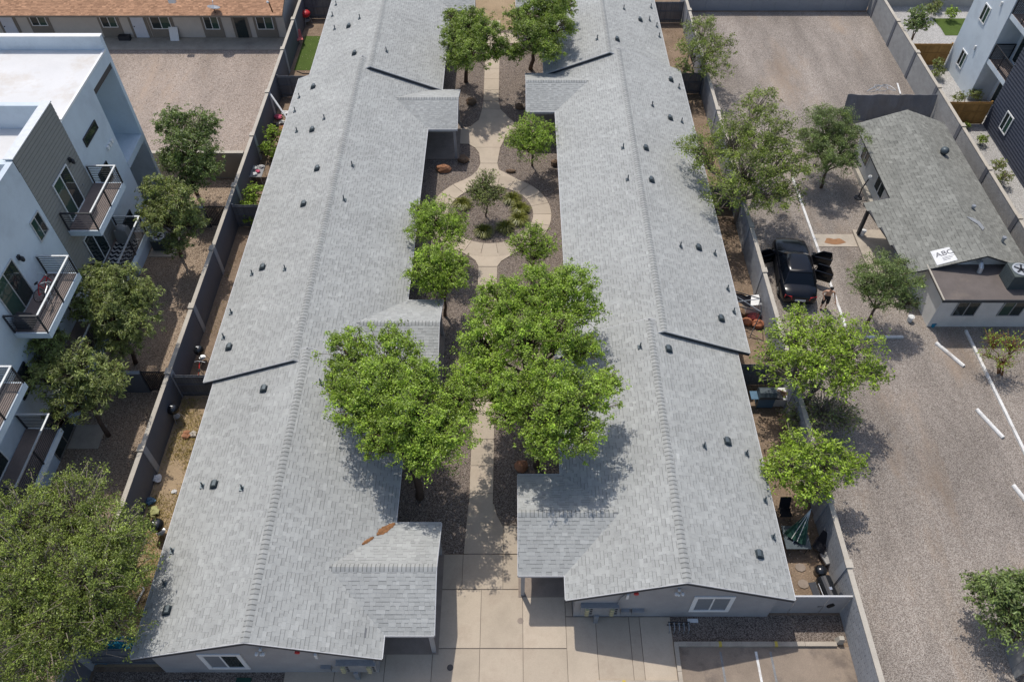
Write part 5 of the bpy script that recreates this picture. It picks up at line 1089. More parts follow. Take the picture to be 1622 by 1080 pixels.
# ================================================================ CAR
def car(label, p, rz):
    o = thing('car', label, 'car', p, rz); o.scale = (1.1, 1.06, 1.06); L_ = dict(local=True)
    st = [(-2.42, .66, .40, .78, .80), (-2.32, .80, .30, .90, .94), (-1.85, .89, .22, .95, 1.0), (-1.1, .92, .2, .94, .97), (0, .92, .2, .92, .95), (0.95, .92, .2, .90, .95), (1.55, .90, .21, .85, .93), (2.05, .86, .25, .76, .83), (2.33, .74, .3, .62, .68), (2.43, .58, .36, .52, .56)]
    rg = []
    for y, w, zl, zb, zc in st:
        h = [(-w * .9, zl), (-w, zl + .12), (-w * 1.005, (zl + zb) / 2 + .06), (-w * .96, zb - .03), (-w * .86, zb + (zc - zb) * .5), (-w * .45, zc)]
        pts = h + [(-a, b) for a, b in reversed(h)]; rg.append([(a, y, b) for a, b in reversed(pts)])
    MB().loft(rg).build('body', 'car_black', o, smooth=True, **L_)
    lo = [(-.80, -1.72), (.80, -1.72), (.84, -.5), (.80, .98), (.5, 1.12), (-.5, 1.12), (-.80, .98), (-.84, -.5)]
    hi = [(-.58, -1.12), (.58, -1.12), (.62, -.4), (.56, .22), (.35, .3), (-.35, .3), (-.56, .22), (-.62, -.4)]
    mid = [((a[0] * .45 + b[0] * .55) * 1.02, a[1] * .45 + b[1] * .55) for a, b in zip(lo, hi)]
    MB().loft([[(x, y, .88) for x, y in lo], [(x, y, 1.2) for x, y in mid], [(x, y, 1.42) for x, y in hi]]).build('windows', 'glass_car', o, smooth=False, **L_)
    MB().loft([[(x * 1.03, y * 1.02, 1.41) for x, y in hi], [(x * 1.0, y * 1.0, 1.445) for x, y in hi], [(x * .7, y * .8, 1.468) for x, y in hi]]).build('roof', 'car_black', o, smooth=True, **L_)
    for s in (-1, 1):
        for (a, b) in (((.80, .98, .89), (.57, .22, 1.42)), ((.84, -.35, .9), (.62, -.3, 1.42)), ((.80, -1.70, .92), (.58, -1.12, 1.42))):
            MB().bar((a[0] * s, a[1], a[2]), (b[0] * s, b[1], b[2]), .06, .05).build('pillar', 'car_black', o, **L_)
        for y in (1.42, -1.42):
            w = MB().lathe((s * .80, y, .32), [(.2, -.1), (.315, -.1), (.325, -.06), (.325, .1), (.3, .12), (.2, .115)] if s > 0 else [(.2, -.115), (.3, -.12), (.325, -.1), (.325, .06), (.315, .1), (.2, .1)], 20, axis='x').build('wheel', 'rubber', o, **L_)
            rim = MB().lathe((s * .88, y, .32), [(.02, .03 * s), (.2, .02 * s)] if s > 0 else [(.2, .02 * s), (.02, .03 * s)], 20, axis='x')
            for k in range(5):
                a = k * 1.2566; rim.bar((s * .92, y, .32), (s * .92, y + .2 * math.cos(a), .32 + .2 * math.sin(a)), .05, .03)
            rim.build('rim', 'chrome', w, **L_)
        MB().hexa([(s * .42, -2.44, .68), (s * .80, -2.33, .68), (s * .80, -2.28, .68), (s * .42, -2.40, .68), (s * .46, -2.42, .86), (s * .78, -2.32, .88), (s * .78, -2.26, .88), (s * .46, -2.38, .86)][::1]).build('tail_light', 'lamp_red', o, **L_)
        MB().hexa([(s * .5, 2.40, .52), (s * .80, 2.22, .54), (s * .80, 2.18, .54), (s * .5, 2.30, .52), (s * .5, 2.34, .66), (s * .78, 2.16, .7), (s * .78, 2.1, .7), (s * .5, 2.2, .66)]).build('headlight', 'chrome', o, **L_)
        MB().box(min(s * .925, s * .935), max(s * .925, s * .935), -1.2, .8, .3, .9).build('dark_opening_plate' if s > 0 else 'dark_side_plate', 'cloth_black', o, **L_)  # flat black plate: the dark cabin inside is painted onto the body side
    MB().box(-.26, .26, -2.45, -2.425, .58, .70).build('number_plate', 'plastic_white', o, **L_)
    MB().box(-.5, .5, -2.44, -2.40, .40, .46).build('bumper_strip', 'rubber', o, **L_)
    for (s, hy, ln, ang, nm, rear) in ((1, .82, 1.08, 74, 'front', 0), (1, -.28, .98, 68, 'rear', 1), (-1, .82, 1.08, 62, 'front', 0)):
        a = math.radians(ang); d = Vector((s * math.sin(a), -math.cos(a), 0)); n = Vector((d.y, -d.x, 0)) * .05; h = Vector((s * .93, hy, 0)); Z = lambda z: Vector((0, 0, z))
        t = h + d * ln; m1 = MB(); m1.hexa([h + Z(.3) - n, t + Z(.34) - n, t + Z(.34) + n, h + Z(.3) + n, h + Z(.88) - n, t + Z(.9) - n, t + Z(.9) + n, h + Z(.88) + n]); D = m1.build('door', 'car_black', o, **L_)
        tt = h + d * (ln * (.86 if not rear else .7)); top0 = h + d * (.5 if not rear else .12)
        MB().bar(h + Z(.89), top0 + Z(1.36), .05, .04).bar(top0 + Z(1.36), tt + Z(1.38), .05, .04).bar(tt + Z(1.38), t + Z(.9), .05, .04).build('door_frame', 'car_black', D, **L_)
        MB().poly([h + d * .08 + Z(.9), t - d * .05 + Z(.92), tt + Z(1.36), top0 + Z(1.34)]).build('door_glass', 'glass_car', D, **L_)
        MB().hexa([h + d * .2 + Z(.45) - n * 1.5, t - d * .2 + Z(.45) - n * 1.5, t - d * .2 + Z(.45) + n * 1.5, h + d * .2 + Z(.45) + n * 1.5, h + d * .2 + Z(.62) - n * 1.5, t - d * .2 + Z(.62) - n * 1.5, t - d * .2 + Z(.62) + n * 1.5, h + d * .2 + Z(.62) + n * 1.5]).build('armrest', 'rubber', D, **L_)
        if not rear:
            q = h + d * .12 + Vector((s * .02, .12, .98)); MB().ball(q, (.1, .06, .07), 8, 6).build('mirror', 'car_black', D, smooth=True, **L_)
    return o
pr_, pf_ = G(1264, 478, .35), G(1247, 385, .35); dv = pf_ - pr_
car('black sedan with three doors open parked beside the boundary wall', Vector(((pr_.x + pf_.x) / 2, (pr_.y + pf_.y) / 2 - .05, .008)), math.atan2(-dv.x, dv.y))

# ================================================================ PERSON
def person(label, p, rz):
    o = thing('person', label, 'person', p, rz); V, E, R_ = [], [], []
    def add(pt, r, par=None):
        V.append(pt); R_.append(r); i = len(V) - 1
        if par is not None: E.append((par, i))
        return i
    pel = add((0, 0, .95), (.15, .11)); wa = add((0, .02, 1.10), (.135, .10), pel); ch = add((0, .07, 1.30), (.165, .115), wa); nb = add((0, .11, 1.47), (.085, .075), ch)
    nk = add((0, .13, 1.53), (.055, .055), nb); h1 = add((0, .17, 1.62), (.075, .085), nk); add((0, .19, 1.72), (.07, .085), h1)
    for s, arm in ((-1, [(.20, .10, 1.42, .062), (.30, .16, 1.18, .045), (.38, .34, .98, .036), (.40, .38, .93, .03)]), (1, [(.20, .09, 1.42, .062), (.34, .04, 1.20, .045), (.26, .20, 1.02, .036), (.23, .24, .99, .03)])):
        q = ch
        for x, y, z, r in arm: q = add((s * x, y, z), (r, r), q)
        hx, hy, hz = V[q]; palm = add((hx, hy + .045, hz - .04), (.036, .018), q)
        for k in range(4):
            f1 = add((hx + s * (-.03 + k * .02), hy + .085, hz - .075), (.0095, .0095), palm); add((hx + s * (-.03 + k * .021), hy + .10, hz - .105 - (.012 if k in (1, 2) else 0)), (.008, .008), f1)
        t1 = add((hx - s * .045, hy + .05, hz - .03), (.011, .011), q); add((hx - s * .055, hy + .085, hz - .05), (.009, .009), t1)
    for s in (-1, 1):
        a = add((s * .10, .0, .86), (.095, .10), pel); b = add((s * .125, .03 + .05 * (s > 0), .48), (.06, .062), a); c = add((s * .13, -.02 + .08 * (s > 0), .09), (.04, .045), b); add((s * .14, .14 + .08 * (s > 0), .035), (.04, .03), c)
    me = bpy.data.meshes.new('body'); me.from_pydata(V, E, []); me.materials.append(MATS['skin']); b = bpy.data.objects.new('body', me); link(b); b.parent = o
    sk = b.modifiers.new('skin', 'SKIN'); sk.use_smooth_shade = True; b.modifiers.new('sub', 'SUBSURF').levels = 1; b.modifiers['sub'].render_levels = 2
    for i, r in enumerate(R_): me.skin_vertices[0].data[i].radius = r
    me.skin_vertices[0].data[0].use_root = True
    el = lambda cx, cy, z, rx, ry: [(cx + rx * math.cos(k * math.pi / 6), cy + ry * math.sin(k * math.pi / 6), z) for k in range(12)]
    m = MB(); m.loft([el(0, .0, .80, .19, .14), el(0, .01, .92, .18, .14), el(0, .02, 1.03, .165, .125)])
    for s in (-1, 1): m.loft([el(s * .13, .03 + .05 * (s > 0), .42, .085, .085), el(s * .115, .02 + .03 * (s > 0), .62, .10, .105), el(s * .10, 0, .86, .105, .125)])
    m.build('trousers', 'cloth_black', o, local=True, smooth=True)
    m = MB(); m.ball((0, .165, 1.735), (.088, .10, .075), 12, 7); m.build('hair', 'hair_black', o, local=True, smooth=True)
    m = MB()
    for s in (-1, 1): m.ball((s * .032, .272, 1.675), (.013, .008, .008), 6, 4)
    m.build('eyes', 'hair_black', o, local=True)
    MB().ball((0, .285, 1.645), (.014, .018, .022), 6, 5).build('nose', 'skin', o, local=True, smooth=True); MB().ball((0, .268, 1.603), (.026, .012, .007), 8, 4).build('mouth', 'red_pale', o, local=True, smooth=True)
    for s in (-1, 1): MB().ball((s * .083, .18, 1.655), (.012, .022, .032), 6, 5).build('ear', 'skin', o, local=True, smooth=True)
    for s in (-1, 1): MB().ball((s * .14, .11 + .08 * (s > 0), .04), (.05, .13, .045), 8, 5).build('shoe', 'cloth_black', o, local=True, smooth=True)
pp = G(1303, 487); person('bare-chested person in dark trousers standing at the rear of the black car', Vector((pp.x, pp.y, .008)), math.radians(170))

# ================================================================ YARD THINGS
def kettle_grill(label, p, mat='grill_black', r=.28, lid=True, group='kettle grills'):
    o = thing('kettle_grill', label, 'grill', p, group=group); x, y, z = p; zb = z + .62
    MB().lathe((x, y, zb), [(.06, -.02), (r * .6, .02), (r * .93, .13), (r, .24), (r * 1.03, .25), (r * .95, .25)], 18).build('bowl', mat, o, smooth=True)
    l = MB().lathe((x, y, zb + .26), [(r * 1.04, 0), (r * 1.0, .06), (r * .8, .16), (r * .45, .225), (.03, .245)], 18).build('lid', mat, o, smooth=True)
    MB().bar((x - .07, y, zb + .53), (x + .07, y, zb + .53), .03).build('handle', 'metal_pale', l)
    for k in range(3):
        a = k * 2.094 + .4; MB().tube([(x + r * .5 * math.cos(a), y + r * .5 * math.sin(a), zb + .05), (x + r * 1.05 * math.cos(a), y + r * 1.05 * math.sin(a), z)], .016, 6).build('leg', 'metal_pale', o)
    MB().lathe((x, y, z + .25), [(r * .3, 0), (r * .62, .02), (r * .62, .035)], 14).build('ash_pan', 'metal_pale', o)
    return o
kettle_grill('glossy black kettle grill by the left building below the yellow bag', G(258, 846, .01), r=.33)
kettle_grill('small black kettle grill just below the board fence on the left side yard', G(283, 664, .01), r=.28)
kettle_grill('red kettle grill at the far end of the left side yard', G(487, 38, .01), 'red_paint', .4)
kettle_grill('black and white kettle grill against the left wall above the red bicycle', G(323, 571, .01), r=.27)
def bicycle(label, p, rz, frame='red_paint', s=1.0, lean=0.12, group=None):
    o = thing('bicycle', label, 'bicycle', p, rz, group); o.rotation_euler = (0, lean, rz); o.scale = (s, s, s)
    for y in (-.52, .52):
        m = MB(); n = 20; rgs = [[((.018 * math.cos(b)), y + (.32 + .018 * math.sin(b)) * math.cos(a), .34 + (.32 + .018 * math.sin(b)) * math.sin(a)) for b in [k * math.pi / 3 for k in range(6)]] for a in [2 * math.pi * k / n for k in range(n + 1)]]
        m.loft(rgs, False); w = m.build('wheel', 'rubber', o, local=True)
        for k in range(8): a = k * math.pi / 4; MB().bar((0, y, .34), (0, y + .31 * math.cos(a), .34 + .31 * math.sin(a)), .006).build('spoke', 'metal_pale', w, local=True)
    P_ = dict(bb=(0, -.05, .30), st=(0, -.2, .78), hd=(0, .36, .82), hb=(0, .40, .70), rw=(0, -.52, .34), fw=(0, .52, .34))
    m = MB()
    for a, b in (('bb', 'st'), ('st', 'hd'), ('bb', 'hb'), ('bb', 'rw'), ('st', 'rw'), ('hd', 'fw')): m.tube([P_[a], P_[b]], .022, 6)
    m.build('frame', frame, o, local=True)
    MB().tube([(0, .36, .82), (0, .34, .98)], .016, 6).tube([(-.28, .28, 1.0), (-.1, .36, .98), (.1, .36, .98), (.28, .28, 1.0)], .016, 6).build('handlebar', 'metal_pale', o, local=True)
    MB().tube([(0, -.2, .78), (0, -.22, .90)], .016, 6).ball((0, -.24, .92), (.08, .14, .035), 8, 5).build('saddle', 'cloth_black', o, local=True)
    MB().lathe((0.03, -.05, .30), [(.09, 0), (.09, .01)], 12, axis='x').build('chainring', 'metal_grey', o, local=True)
    return o
bicycle('red and black bicycle lying along the left wall by the board fence', G(314, 598, .01), math.radians(12), 'red_paint', .95, .35)
for i, (a, b, lb, mt) in enumerate(((-21.2, 24.8, 'bicycle with a red frame on the upper balcony of the white building', 'red_paint'), (-20.75, 24.3, 'dark bicycle leaning on the rail of the upper balcony', 'metal_pale'))):
    bicycle(lb, Vector((a, b, 6.745)), math.radians(-14 + 20 * i), mt, .92, -.1)
def chair(label, p, rz, mat='cloth_black', fr='metal_black', rec=.25, group=None, h=.42):
    o = thing('folding_chair', label, 'chair', p, rz, group); k = dict(local=True)
    MB().box(-.25, .25, -.23, .24, h, h + .03).build('seat', mat, o, **k)
    MB().hexa([(-.25, -.24, h + .03), (.25, -.24, h + .03), (.25, -.21, h + .03), (-.25, -.21, h + .03), (-.25, -.24 - rec, h + .55), (.25, -.24 - rec, h + .55), (.25, -.21 - rec, h + .55), (-.25, -.21 - rec, h + .55)]).build('backrest', mat, o, **k)
    for s in (-1, 1):
        MB().tube([(s * .27, .26, 0), (s * .27, -.2, h + .05)], .014, 6).build('leg', fr, o, **k); MB().tube([(s * .27, -.30, 0), (s * .27, .2, h + .02)], .014, 6).build('leg', fr, o, **k)
        MB().tube([(s * .28, -.25, h + .22), (s * .28, .22, h + .22), (s * .28, .25, h)], .014, 6).build('armrest', fr, o, **k)
    return o
chair('red folding camp chair at the edge of the artificial turf', G(476, 70, .03), math.radians(200), 'red_pale')
chair('black folding chair between the folded umbrella and the barrel smoker', G(1294, 872, .01), math.radians(140))
chair('black chair half under the roof edge behind the folded umbrella', G(1240, 818, .01), math.radians(180))
# barrel smoker
p = G(1303, 948, .01); o_ = thing('barrel_smoker', 'large black barrel smoker beside the block wall at the front right', 'grill', p, math.radians(8)); k = dict(local=True)
MB().lathe((0, -.62, .80), [(.05, 0), (.30, .02), (.32, .06), (.32, 1.18), (.30, 1.22), (.05, 1.24)], 20, axis='y').build('barrel', 'grill_black', o_, smooth=False, **k)
MB().tube([(-.30, -.3, .98), (-.38, -.3, 1.02), (-.38, .3, 1.02), (-.30, .3, .98)], .016, 8).build('handle', 'chrome', o_, **k)
MB().box(-.66, -.34, -.55, .5, .70, .74).build('front_shelf', 'metal_black', o_, **k)
for s in (-1, 1):
    for y in (-.5, .5): MB().tube([(s * .22, y, .6), (s * .32, y, 0)], .022, 6).build('leg', 'metal_black', o_, **k)
MB().lathe((0, .88, .62), [(.25, 0), (.25, .32), (.2, .42), (.04, .46)], 16).build('fire_box', 'grill_black', o_, smooth=True, **k)
MB().lathe((.1, -.45, 1.08), [(.05, 0), (.05, .5), (.07, .5), (.07, .53)], 10).build('chimney', 'grill_black', o_, **k)
MB().box(-.06, .06, -.06, .06, 1.11, 1.135).build('gauge', 'chrome', o_, **k)
p = G(1307, 888, .01); o_ = thing('ash_tub', 'square grey tub of ash behind the barrel smoker', 'tub', p, .3)
MB().hexa([(-.2, -.25, 0), (.2, -.25, 0), (.2, .25, 0), (-.2, .25, 0), (-.26, -.3, .35), (.26, -.3, .35), (.26, .3, .35), (-.26, .3, .35)]).build('tub', 'metal_black', o_, local=True)
MB().box(-.22, .22, -.26, .26, .352, .37).build('ash', 'ash_grey', o_, local=True)
# patio table with folded umbrella
p = G(1256, 862, .01); o_ = thing('patio_table', 'dark patio table below the folded green umbrella', 'table', p)
MB().box(p.x - .6, p.x + .5, p.y - .55, p.y + .55, .70, .73).build('table_top', 'vent_metal', o_)
for a in (-.5, .4):
    for b in (-.45, .45): MB().tube([(p.x + a, p.y + b, 0), (p.x + a, p.y + b, .7)], .02, 6).build('leg', 'metal_black', o_)
o_ = thing('patio_umbrella', 'folded dark green striped patio umbrella leaning over the patio table', 'umbrella', p + Vector((0, 0, .735)))
t0, t1 = Vector((p.x - .15, p.y - .1, .74)), Vector((p.x + .45, p.y + .75, 1.75)); ax = (t1 - t0).normalized(); u = ax.cross(Vector((0, 0, 1))).normalized(); w = u.cross(ax)
MB().tube([t0 - ax * .3 + Vector((0, 0, .2)), t1 + ax * .1], .02, 6).build('pole', 'metal_pale', o_)
for i in range(8):
    a0, a1 = i * math.pi / 4, (i + 1) * math.pi / 4; am = (a0 + a1) / 2; rr = lambda a, r: (u * math.cos(a) + w * math.sin(a) * .6) * r
    MB().poly([t1, t0 + rr(a0, .50), t0 + rr(am, .30)]).poly([t1, t0 + rr(am, .30), t0 + rr(a1, .50)]).build('gore', 'cloth_green', o_)
    MB().bar(t1 + rr(am, .02), t0 + rr(am, .33), .03, .012).build('stripe', 'cloth_pale', o_)
for i, (dx, dy, s) in enumerate(((0, 0, .42), (.5, -.55, .4), (-.1, -.7, .38), (.05, .75, .4))):
    q = G(1272, 925); o_ = prism(MB(), [(q.x + dx + s * math.cos(a) * .6, q.y + dy + s * math.sin(a) * .5) for a in [k * math.pi / 4 + .3 * i for k in range(8)]], .01, .05).build('stepping_stone', 'paver'); tag(o_, ('flat brown stepping stone in the middle of the group by the barrel smoker', 'flat brown stepping stone closest to the barrel smoker', 'flat brown stepping stone nearest the panel fence', 'flat brown stepping stone nearest the patio table')[i], 'stepping stone', 'stepping stones')
# collapsed canopy with clutter under it, right side yard
a, b = G(1166, 470, 1.7), G(1212, 494, 1.6)
o_ = thing('canopy_frame', 'collapsed black canopy frame in the right side yard', 'canopy', Vector(((a.x + b.x) / 2, a.y, 0)))
c = [Vector((11.5, a.y + .6, 1.75)), Vector((13.4, a.y - .1, 1.65)), Vector((13.3, a.y - 1.0, 1.55)), Vector((11.5, a.y - .4, 1.6))]
for i in range(4):
    MB().tube([c[i], c[(i + 1) % 4]], .03, 6).build('roof_bar', 'metal_black', o_)
    MB().tube([c[i], Vector((c[i].x + (.1 if i < 2 else -.35), c[i].y - (.1 if i < 2 else .4), 0))], .025, 6).build('leg', 'metal_grey', o_)
MB().tube([c[0], c[2]], .025, 6).build('roof_bar', 'metal_grey', o_); MB().tube([c[1], c[3]], .025, 6).build('roof_bar', 'metal_grey', o_)
sg = []
for i in range(7):
    f = i / 6; sg.append([c[0].lerp(c[1], f * .75) + Vector((0, 0, .02 - .12 * math.sin(f * 3) + .05 * math.sin(f * 13))), c[0].lerp(c[1], f * .75).lerp(c[3].lerp(c[2], f * .75), .5) + Vector((0, 0, -.3 - .1 * math.sin(f * 9)))])
MB().loft(sg, False, 1.0, False).build('torn_cover', 'cloth_black', o_)
q = G(1193, 478, .9); o_ = MB().hexa([(q.x - .35, q.y - .3, .05), (q.x + .35, q.y - .3, .05), (q.x + .35, q.y + .4, .05), (q.x - .35, q.y + .4, .05), (q.x - .4, q.y - .35, .95), (q.x + .4, q.y - .3, 1.0), (q.x + .35, q.y + .4, 1.05), (q.x - .4, q.y + .4, .95)]).build('storage_tote', 'plastic_white'); tag(o_, 'white storage tote behind the collapsed canopy frame', 'tote')
for i, (x, y, mt, lb, r) in enumerate(((1192, 503, 'red_pale', 'pale red cushion heaped under the collapsed canopy frame', .3), (1182, 512, 'terracotta', 'clay-coloured pot under the left of the collapsed canopy', .28), (1200, 516, 'terracotta', 'clay-coloured pot at the right foot of the collapsed canopy', .3), (1180, 498, 'rock_brown', 'brown bundle in the shade of the collapsed canopy', .28))):
    q = G(x, y); o_ = MB().ball(q + Vector((0, 0, r * .55)), (r * 1.2, r, r * .7), 9, 6, .15, 20 + i).build(('cushion', 'clay_pot', 'clay_pot', 'bundle')[i], mt); tag(o_, lb, ('cushion', 'pot', 'pot', 'bundle')[i])
# gas grill and tub below
p = G(1208, 640, .01); o_ = thing('gas_grill', 'black and steel blue gas grill beside the right building below the dark fence', 'grill', p)
MB().box(p.x - .4, p.x + .4, p.y - .28, p.y + .28, .1, .78).build('cabinet', 'plastic_steel_blue', o_); m = MB(); rg = lambda X: [(X, p.y - .3, .8), (X, p.y + .3, .8), (X, p.y + .3, 1.05), (X, p.y + .12, 1.2), (X, p.y - .15, 1.18), (X, p.y - .3, 1.0)]
m.loft([rg(p.x - .42), rg(p.x + .42)]); m.build('hood', 'vent_metal', o_); MB().box(p.x + .44, p.x + .8, p.y - .25, p.y + .25, .76, .8).build('side_shelf', 'metal_black', o_); MB().box(p.x - .8, p.x - .44, p.y - .25, p.y + .25, .76, .8).build('side_shelf', 'plastic_steel_blue', o_)
p = G(1232, 636, .01); o_ = thing('junk_tub', 'white rimmed tub of odds and ends right of the gas grill', 'tub', p)
MB().hexa([(p.x - .4, p.y - .3, 0), (p.x + .4, p.y - .3, 0), (p.x + .4, p.y + .3, 0), (p.x - .4, p.y + .3, 0), (p.x - .5, p.y - .38, .7), (p.x + .5, p.y - .38, .7), (p.x + .5, p.y + .38, .7), (p.x - .5, p.y + .38, .7)]).build('tub', 'plastic_white', o_)
MB().ball((p.x, p.y, .68), (.4, .28, .12), 10, 6, .3, 5).build('contents', 'rock_brown', o_)
# left side yard clutter
q0, q1 = Vector((-16.95, G(430, 147, 1.9).y, 1.75)), Vector((-14.9, G(430, 147, 1.9).y - 2.4, .05)); o_ = MB().tube([q0, q1], .07, 10).build('drain_pipe', 'plastic_white'); tag(o_, 'white plastic pipe leaning from the left wall down to the ground', 'pipe')
for i, (x, y, mt, r, lb, nm) in enumerate(((441, 188, 'cloth_pink', .26, 'dark pink toy heap at the foot of the leaning white pipe', 'toy_heap'), (447, 196, 'cloth_pale', .2, 'pale cloth bundle beside the pink toys', 'cloth_bundle'), (438, 200, 'metal_black', .2, 'black toy car next to the pink toys', 'toy'), (452, 180, 'plastic_white', .2, 'white bucket tucked under the eave above the pink toys', 'bucket'), (448, 206, 'terracotta', .26, 'clay-coloured slab of cardboard near the pink toys', 'cardboard'), (245, 812, 'bag_yellow', .24, 'crumpled yellow-green plastic bag beside the left wall', 'plastic_bag'), (249, 759, 'plastic_white', .2, 'crumpled pale plastic bag near the left wall', 'plastic_bag'), (296, 690, 'rock_red', .22, 'reddish stone on dry ground by the left building', 'stone'), (240, 795, 'plastic_steel_blue', .2, 'bluish crumpled bag at the foot of the left wall', 'plastic_bag'), (276, 779, 'plastic_white', .1, 'tiny white cup on the dry ground by the left eave', 'cup'), (306, 689, 'cardboard', .18, 'pale torn cardboard beside the reddish stone', 'cardboard'))):
    q = G(x, y); o_ = MB().ball(q + Vector((0, 0, r * .5 + .01)), (r * 1.1, r, r * .5), 11, 7, .38, 40 + i).build(nm, mt if mt in MATS else 'cap_tan'); tag(o_, lb, nm.replace('_', ' '))
p = G(408, 285, .01); o_ = thing('folding_table', 'small cluttered folding table against the left wall', 'table', p)
MB().box(p.x - .3, p.x + .55, p.y - .6, p.y + .6, .68, .72).build('table_top', 'cover_grey', o_)
for a in (-.22, .45):
    for b in (-.5, .5): MB().tube([(p.x + a, p.y + b, 0), (p.x + a, p.y + b, .68)], .018, 6).build('leg', 'metal_pale', o_)
for i, (a, b, mt, nm) in enumerate(((0, .2, 'cloth_pale', 'cloth_heap'), (.25, -.1, 'cloth_pink', 'toy'), (.1, -.4, 'plastic_white', 'bottle_pack'), (.35, .4, 'rug_pale', 'paper_heap'))):
    o_ = MB().ball((p.x + a, p.y + b, .80), (.16, .14, .085), 8, 5, .25, 60 + i).build(nm, mt); tag(o_, ('pale cloth heap on the cluttered folding table', 'pink toy on the cluttered folding table', 'white bottle pack at the near end of the cluttered folding table', 'pale paper heap at the far end of the cluttered folding table')[i], nm.replace('_', ' '))
mb = MB(); q = G(196, 1030); n = 9; gr = [[Vector((q.x - .9 + 1.9 * i / n + RNG.uniform(-.06, .06), q.y - .55 + 1.1 * j / 6 + RNG.uniform(-.06, .06), .06 + .2 * RNG.random())) for j in range(7)] for i in range(n + 1)]
mb.loft(gr, False, 1.0, False); o_ = mb.build('tarp', 'plastic_blue'); tag(o_, 'crumpled bright blue tarp beside the left building corner', 'tarp')
o_ = MB().tube([G(206, 972, .05), G(213, 962, .06), G(222, 944, .07), G(228, 934, .06), G(226, 930, .06)], .05, 8).build('hose', 'plastic_white'); tag(o_, 'white bent pipe on the ground beside the lower left eave', 'hose')
o_ = MB().tube([G(470, 113, .035), G(480, 117, .035), G(490, 117, .035), G(497, 114, .035)], .03, 6).build('hose', 'metal_black'); tag(o_, 'dark hose curving along the near edge of the artificial turf', 'hose')
# balcony things of the white building
o_ = thing('chevron_rug', 'black and white chevron rug on the lower balcony', 'rug', (-21.05, 30.9, 3.345)); MB().box(-21.75, -20.5, 29.9, 32.1, 3.345, 3.355).build('rug_base', 'rug_pale', o_)
for i in range(7):
    m = MB()
    for j in range(8):
        x0, x1 = -21.74 + j * .155, -21.74 + (j + 1) * .155; y = 29.95 + i * .3; d0, d1 = ((0, .14) if j % 2 else (.14, 0))
        m.poly([(x0, y + d0, 3.359), (x1, y + d1, 3.359), (x1, y + d1 + .15, 3.359), (x0, y + d0 + .15, 3.359)])
    m.build('chevron_stripe', 'cloth_black', o_)
q = Vector((-21.2, 32.0, 3.36)); o_ = thing('covered_grill', 'grey covered grill in the corner of the lower balcony', 'grill', q)
MB().hexa([(q.x - .38, q.y - .3, q.z), (q.x + .38, q.y - .3, q.z), (q.x + .38, q.y + .3, q.z), (q.x - .38, q.y + .3, q.z), (q.x - .3, q.y - .24, q.z + .85), (q.x + .3, q.y - .24, q.z + .85), (q.x + .3, q.y + .24, q.z + .85), (q.x - .3, q.y + .24, q.z + .85)]).build('cover', 'cover_grey', o_); MB().ball((q.x, q.y, q.z + .87), (.31, .25, .16), 10, 6, .06, 2).build('cover_top', 'cover_grey', o_, smooth=True)
o_ = MB().hexa([(-21.75, 22.6, 6.745), (-21.1, 22.6, 6.745), (-21.1, 23.15, 6.745), (-21.75, 23.15, 6.745), (-21.75, 22.6, 7.25), (-21.12, 22.62, 7.25), (-21.12, 23.13, 7.25), (-21.75, 23.15, 7.3)]).build('storage_box', 'metal_black'); tag(o_, 'black storage box at the near end of the upper balcony with bicycles', 'storage box')
# at the fronts
def rack(label, p):
    o = thing('bicycle_rack', label, 'bicycle rack', p)
    for z in (.12, .42): MB().box(p.x - .45, p.x + .45, p.y - .02, p.y + .02, z, z + .04).build('rack_rail', 'metal_black', o)
    for i in range(5): MB().tube([(p.x - .4 + i * .2, p.y, 0), (p.x - .4 + i * .2, p.y - .02, .45), (p.x - .4 + i * .2, p.y - .3, .35), (p.x - .4 + i * .2, p.y - .32, 0)], .014, 6).build('rack_hoop', 'metal_grey', o)
rack('small black rack on the ground below the right gable front', Vector((G(1071, 978).x, 12.05, .008))); rack('small grey rack on the gravel below the left gable window', Vector((G(310, 1068).x, 9.75, .008)))
p = G(1097, 983); o_ = MB().box(p.x - .22, p.x + .22, p.y - .08, p.y + .08, .01, .06).build('ground_plate', 'plastic_white'); tag(o_, 'small white plate on the dark gravel strip under the right gable window', 'plate')
p = G(386, 1078); o_ = MB().box(p.x - .3, p.x + .3, p.y - .12, p.y + .12, .01, .04).build('valve_cover', 'cloth_green'); tag(o_, 'green valve cover at the bottom edge below the left gable window', 'valve cover')
p = G(1328, 1016); o_ = MB().hexa([(p.x - .16, p.y - .12, .006), (p.x + .16, p.y - .12, .006), (p.x + .16, p.y + .12, .006), (p.x - .16, p.y + .12, .006), (p.x - .1, p.y - .08, .45), (p.x + .1, p.y - .08, .45), (p.x + .1, p.y + .08, .45), (p.x - .1, p.y + .08, .45)]).build('concrete_bollard', 'cap_tan'); tag(o_, 'short pale concrete bollard at the corner of the dark gravel strip', 'bollard')
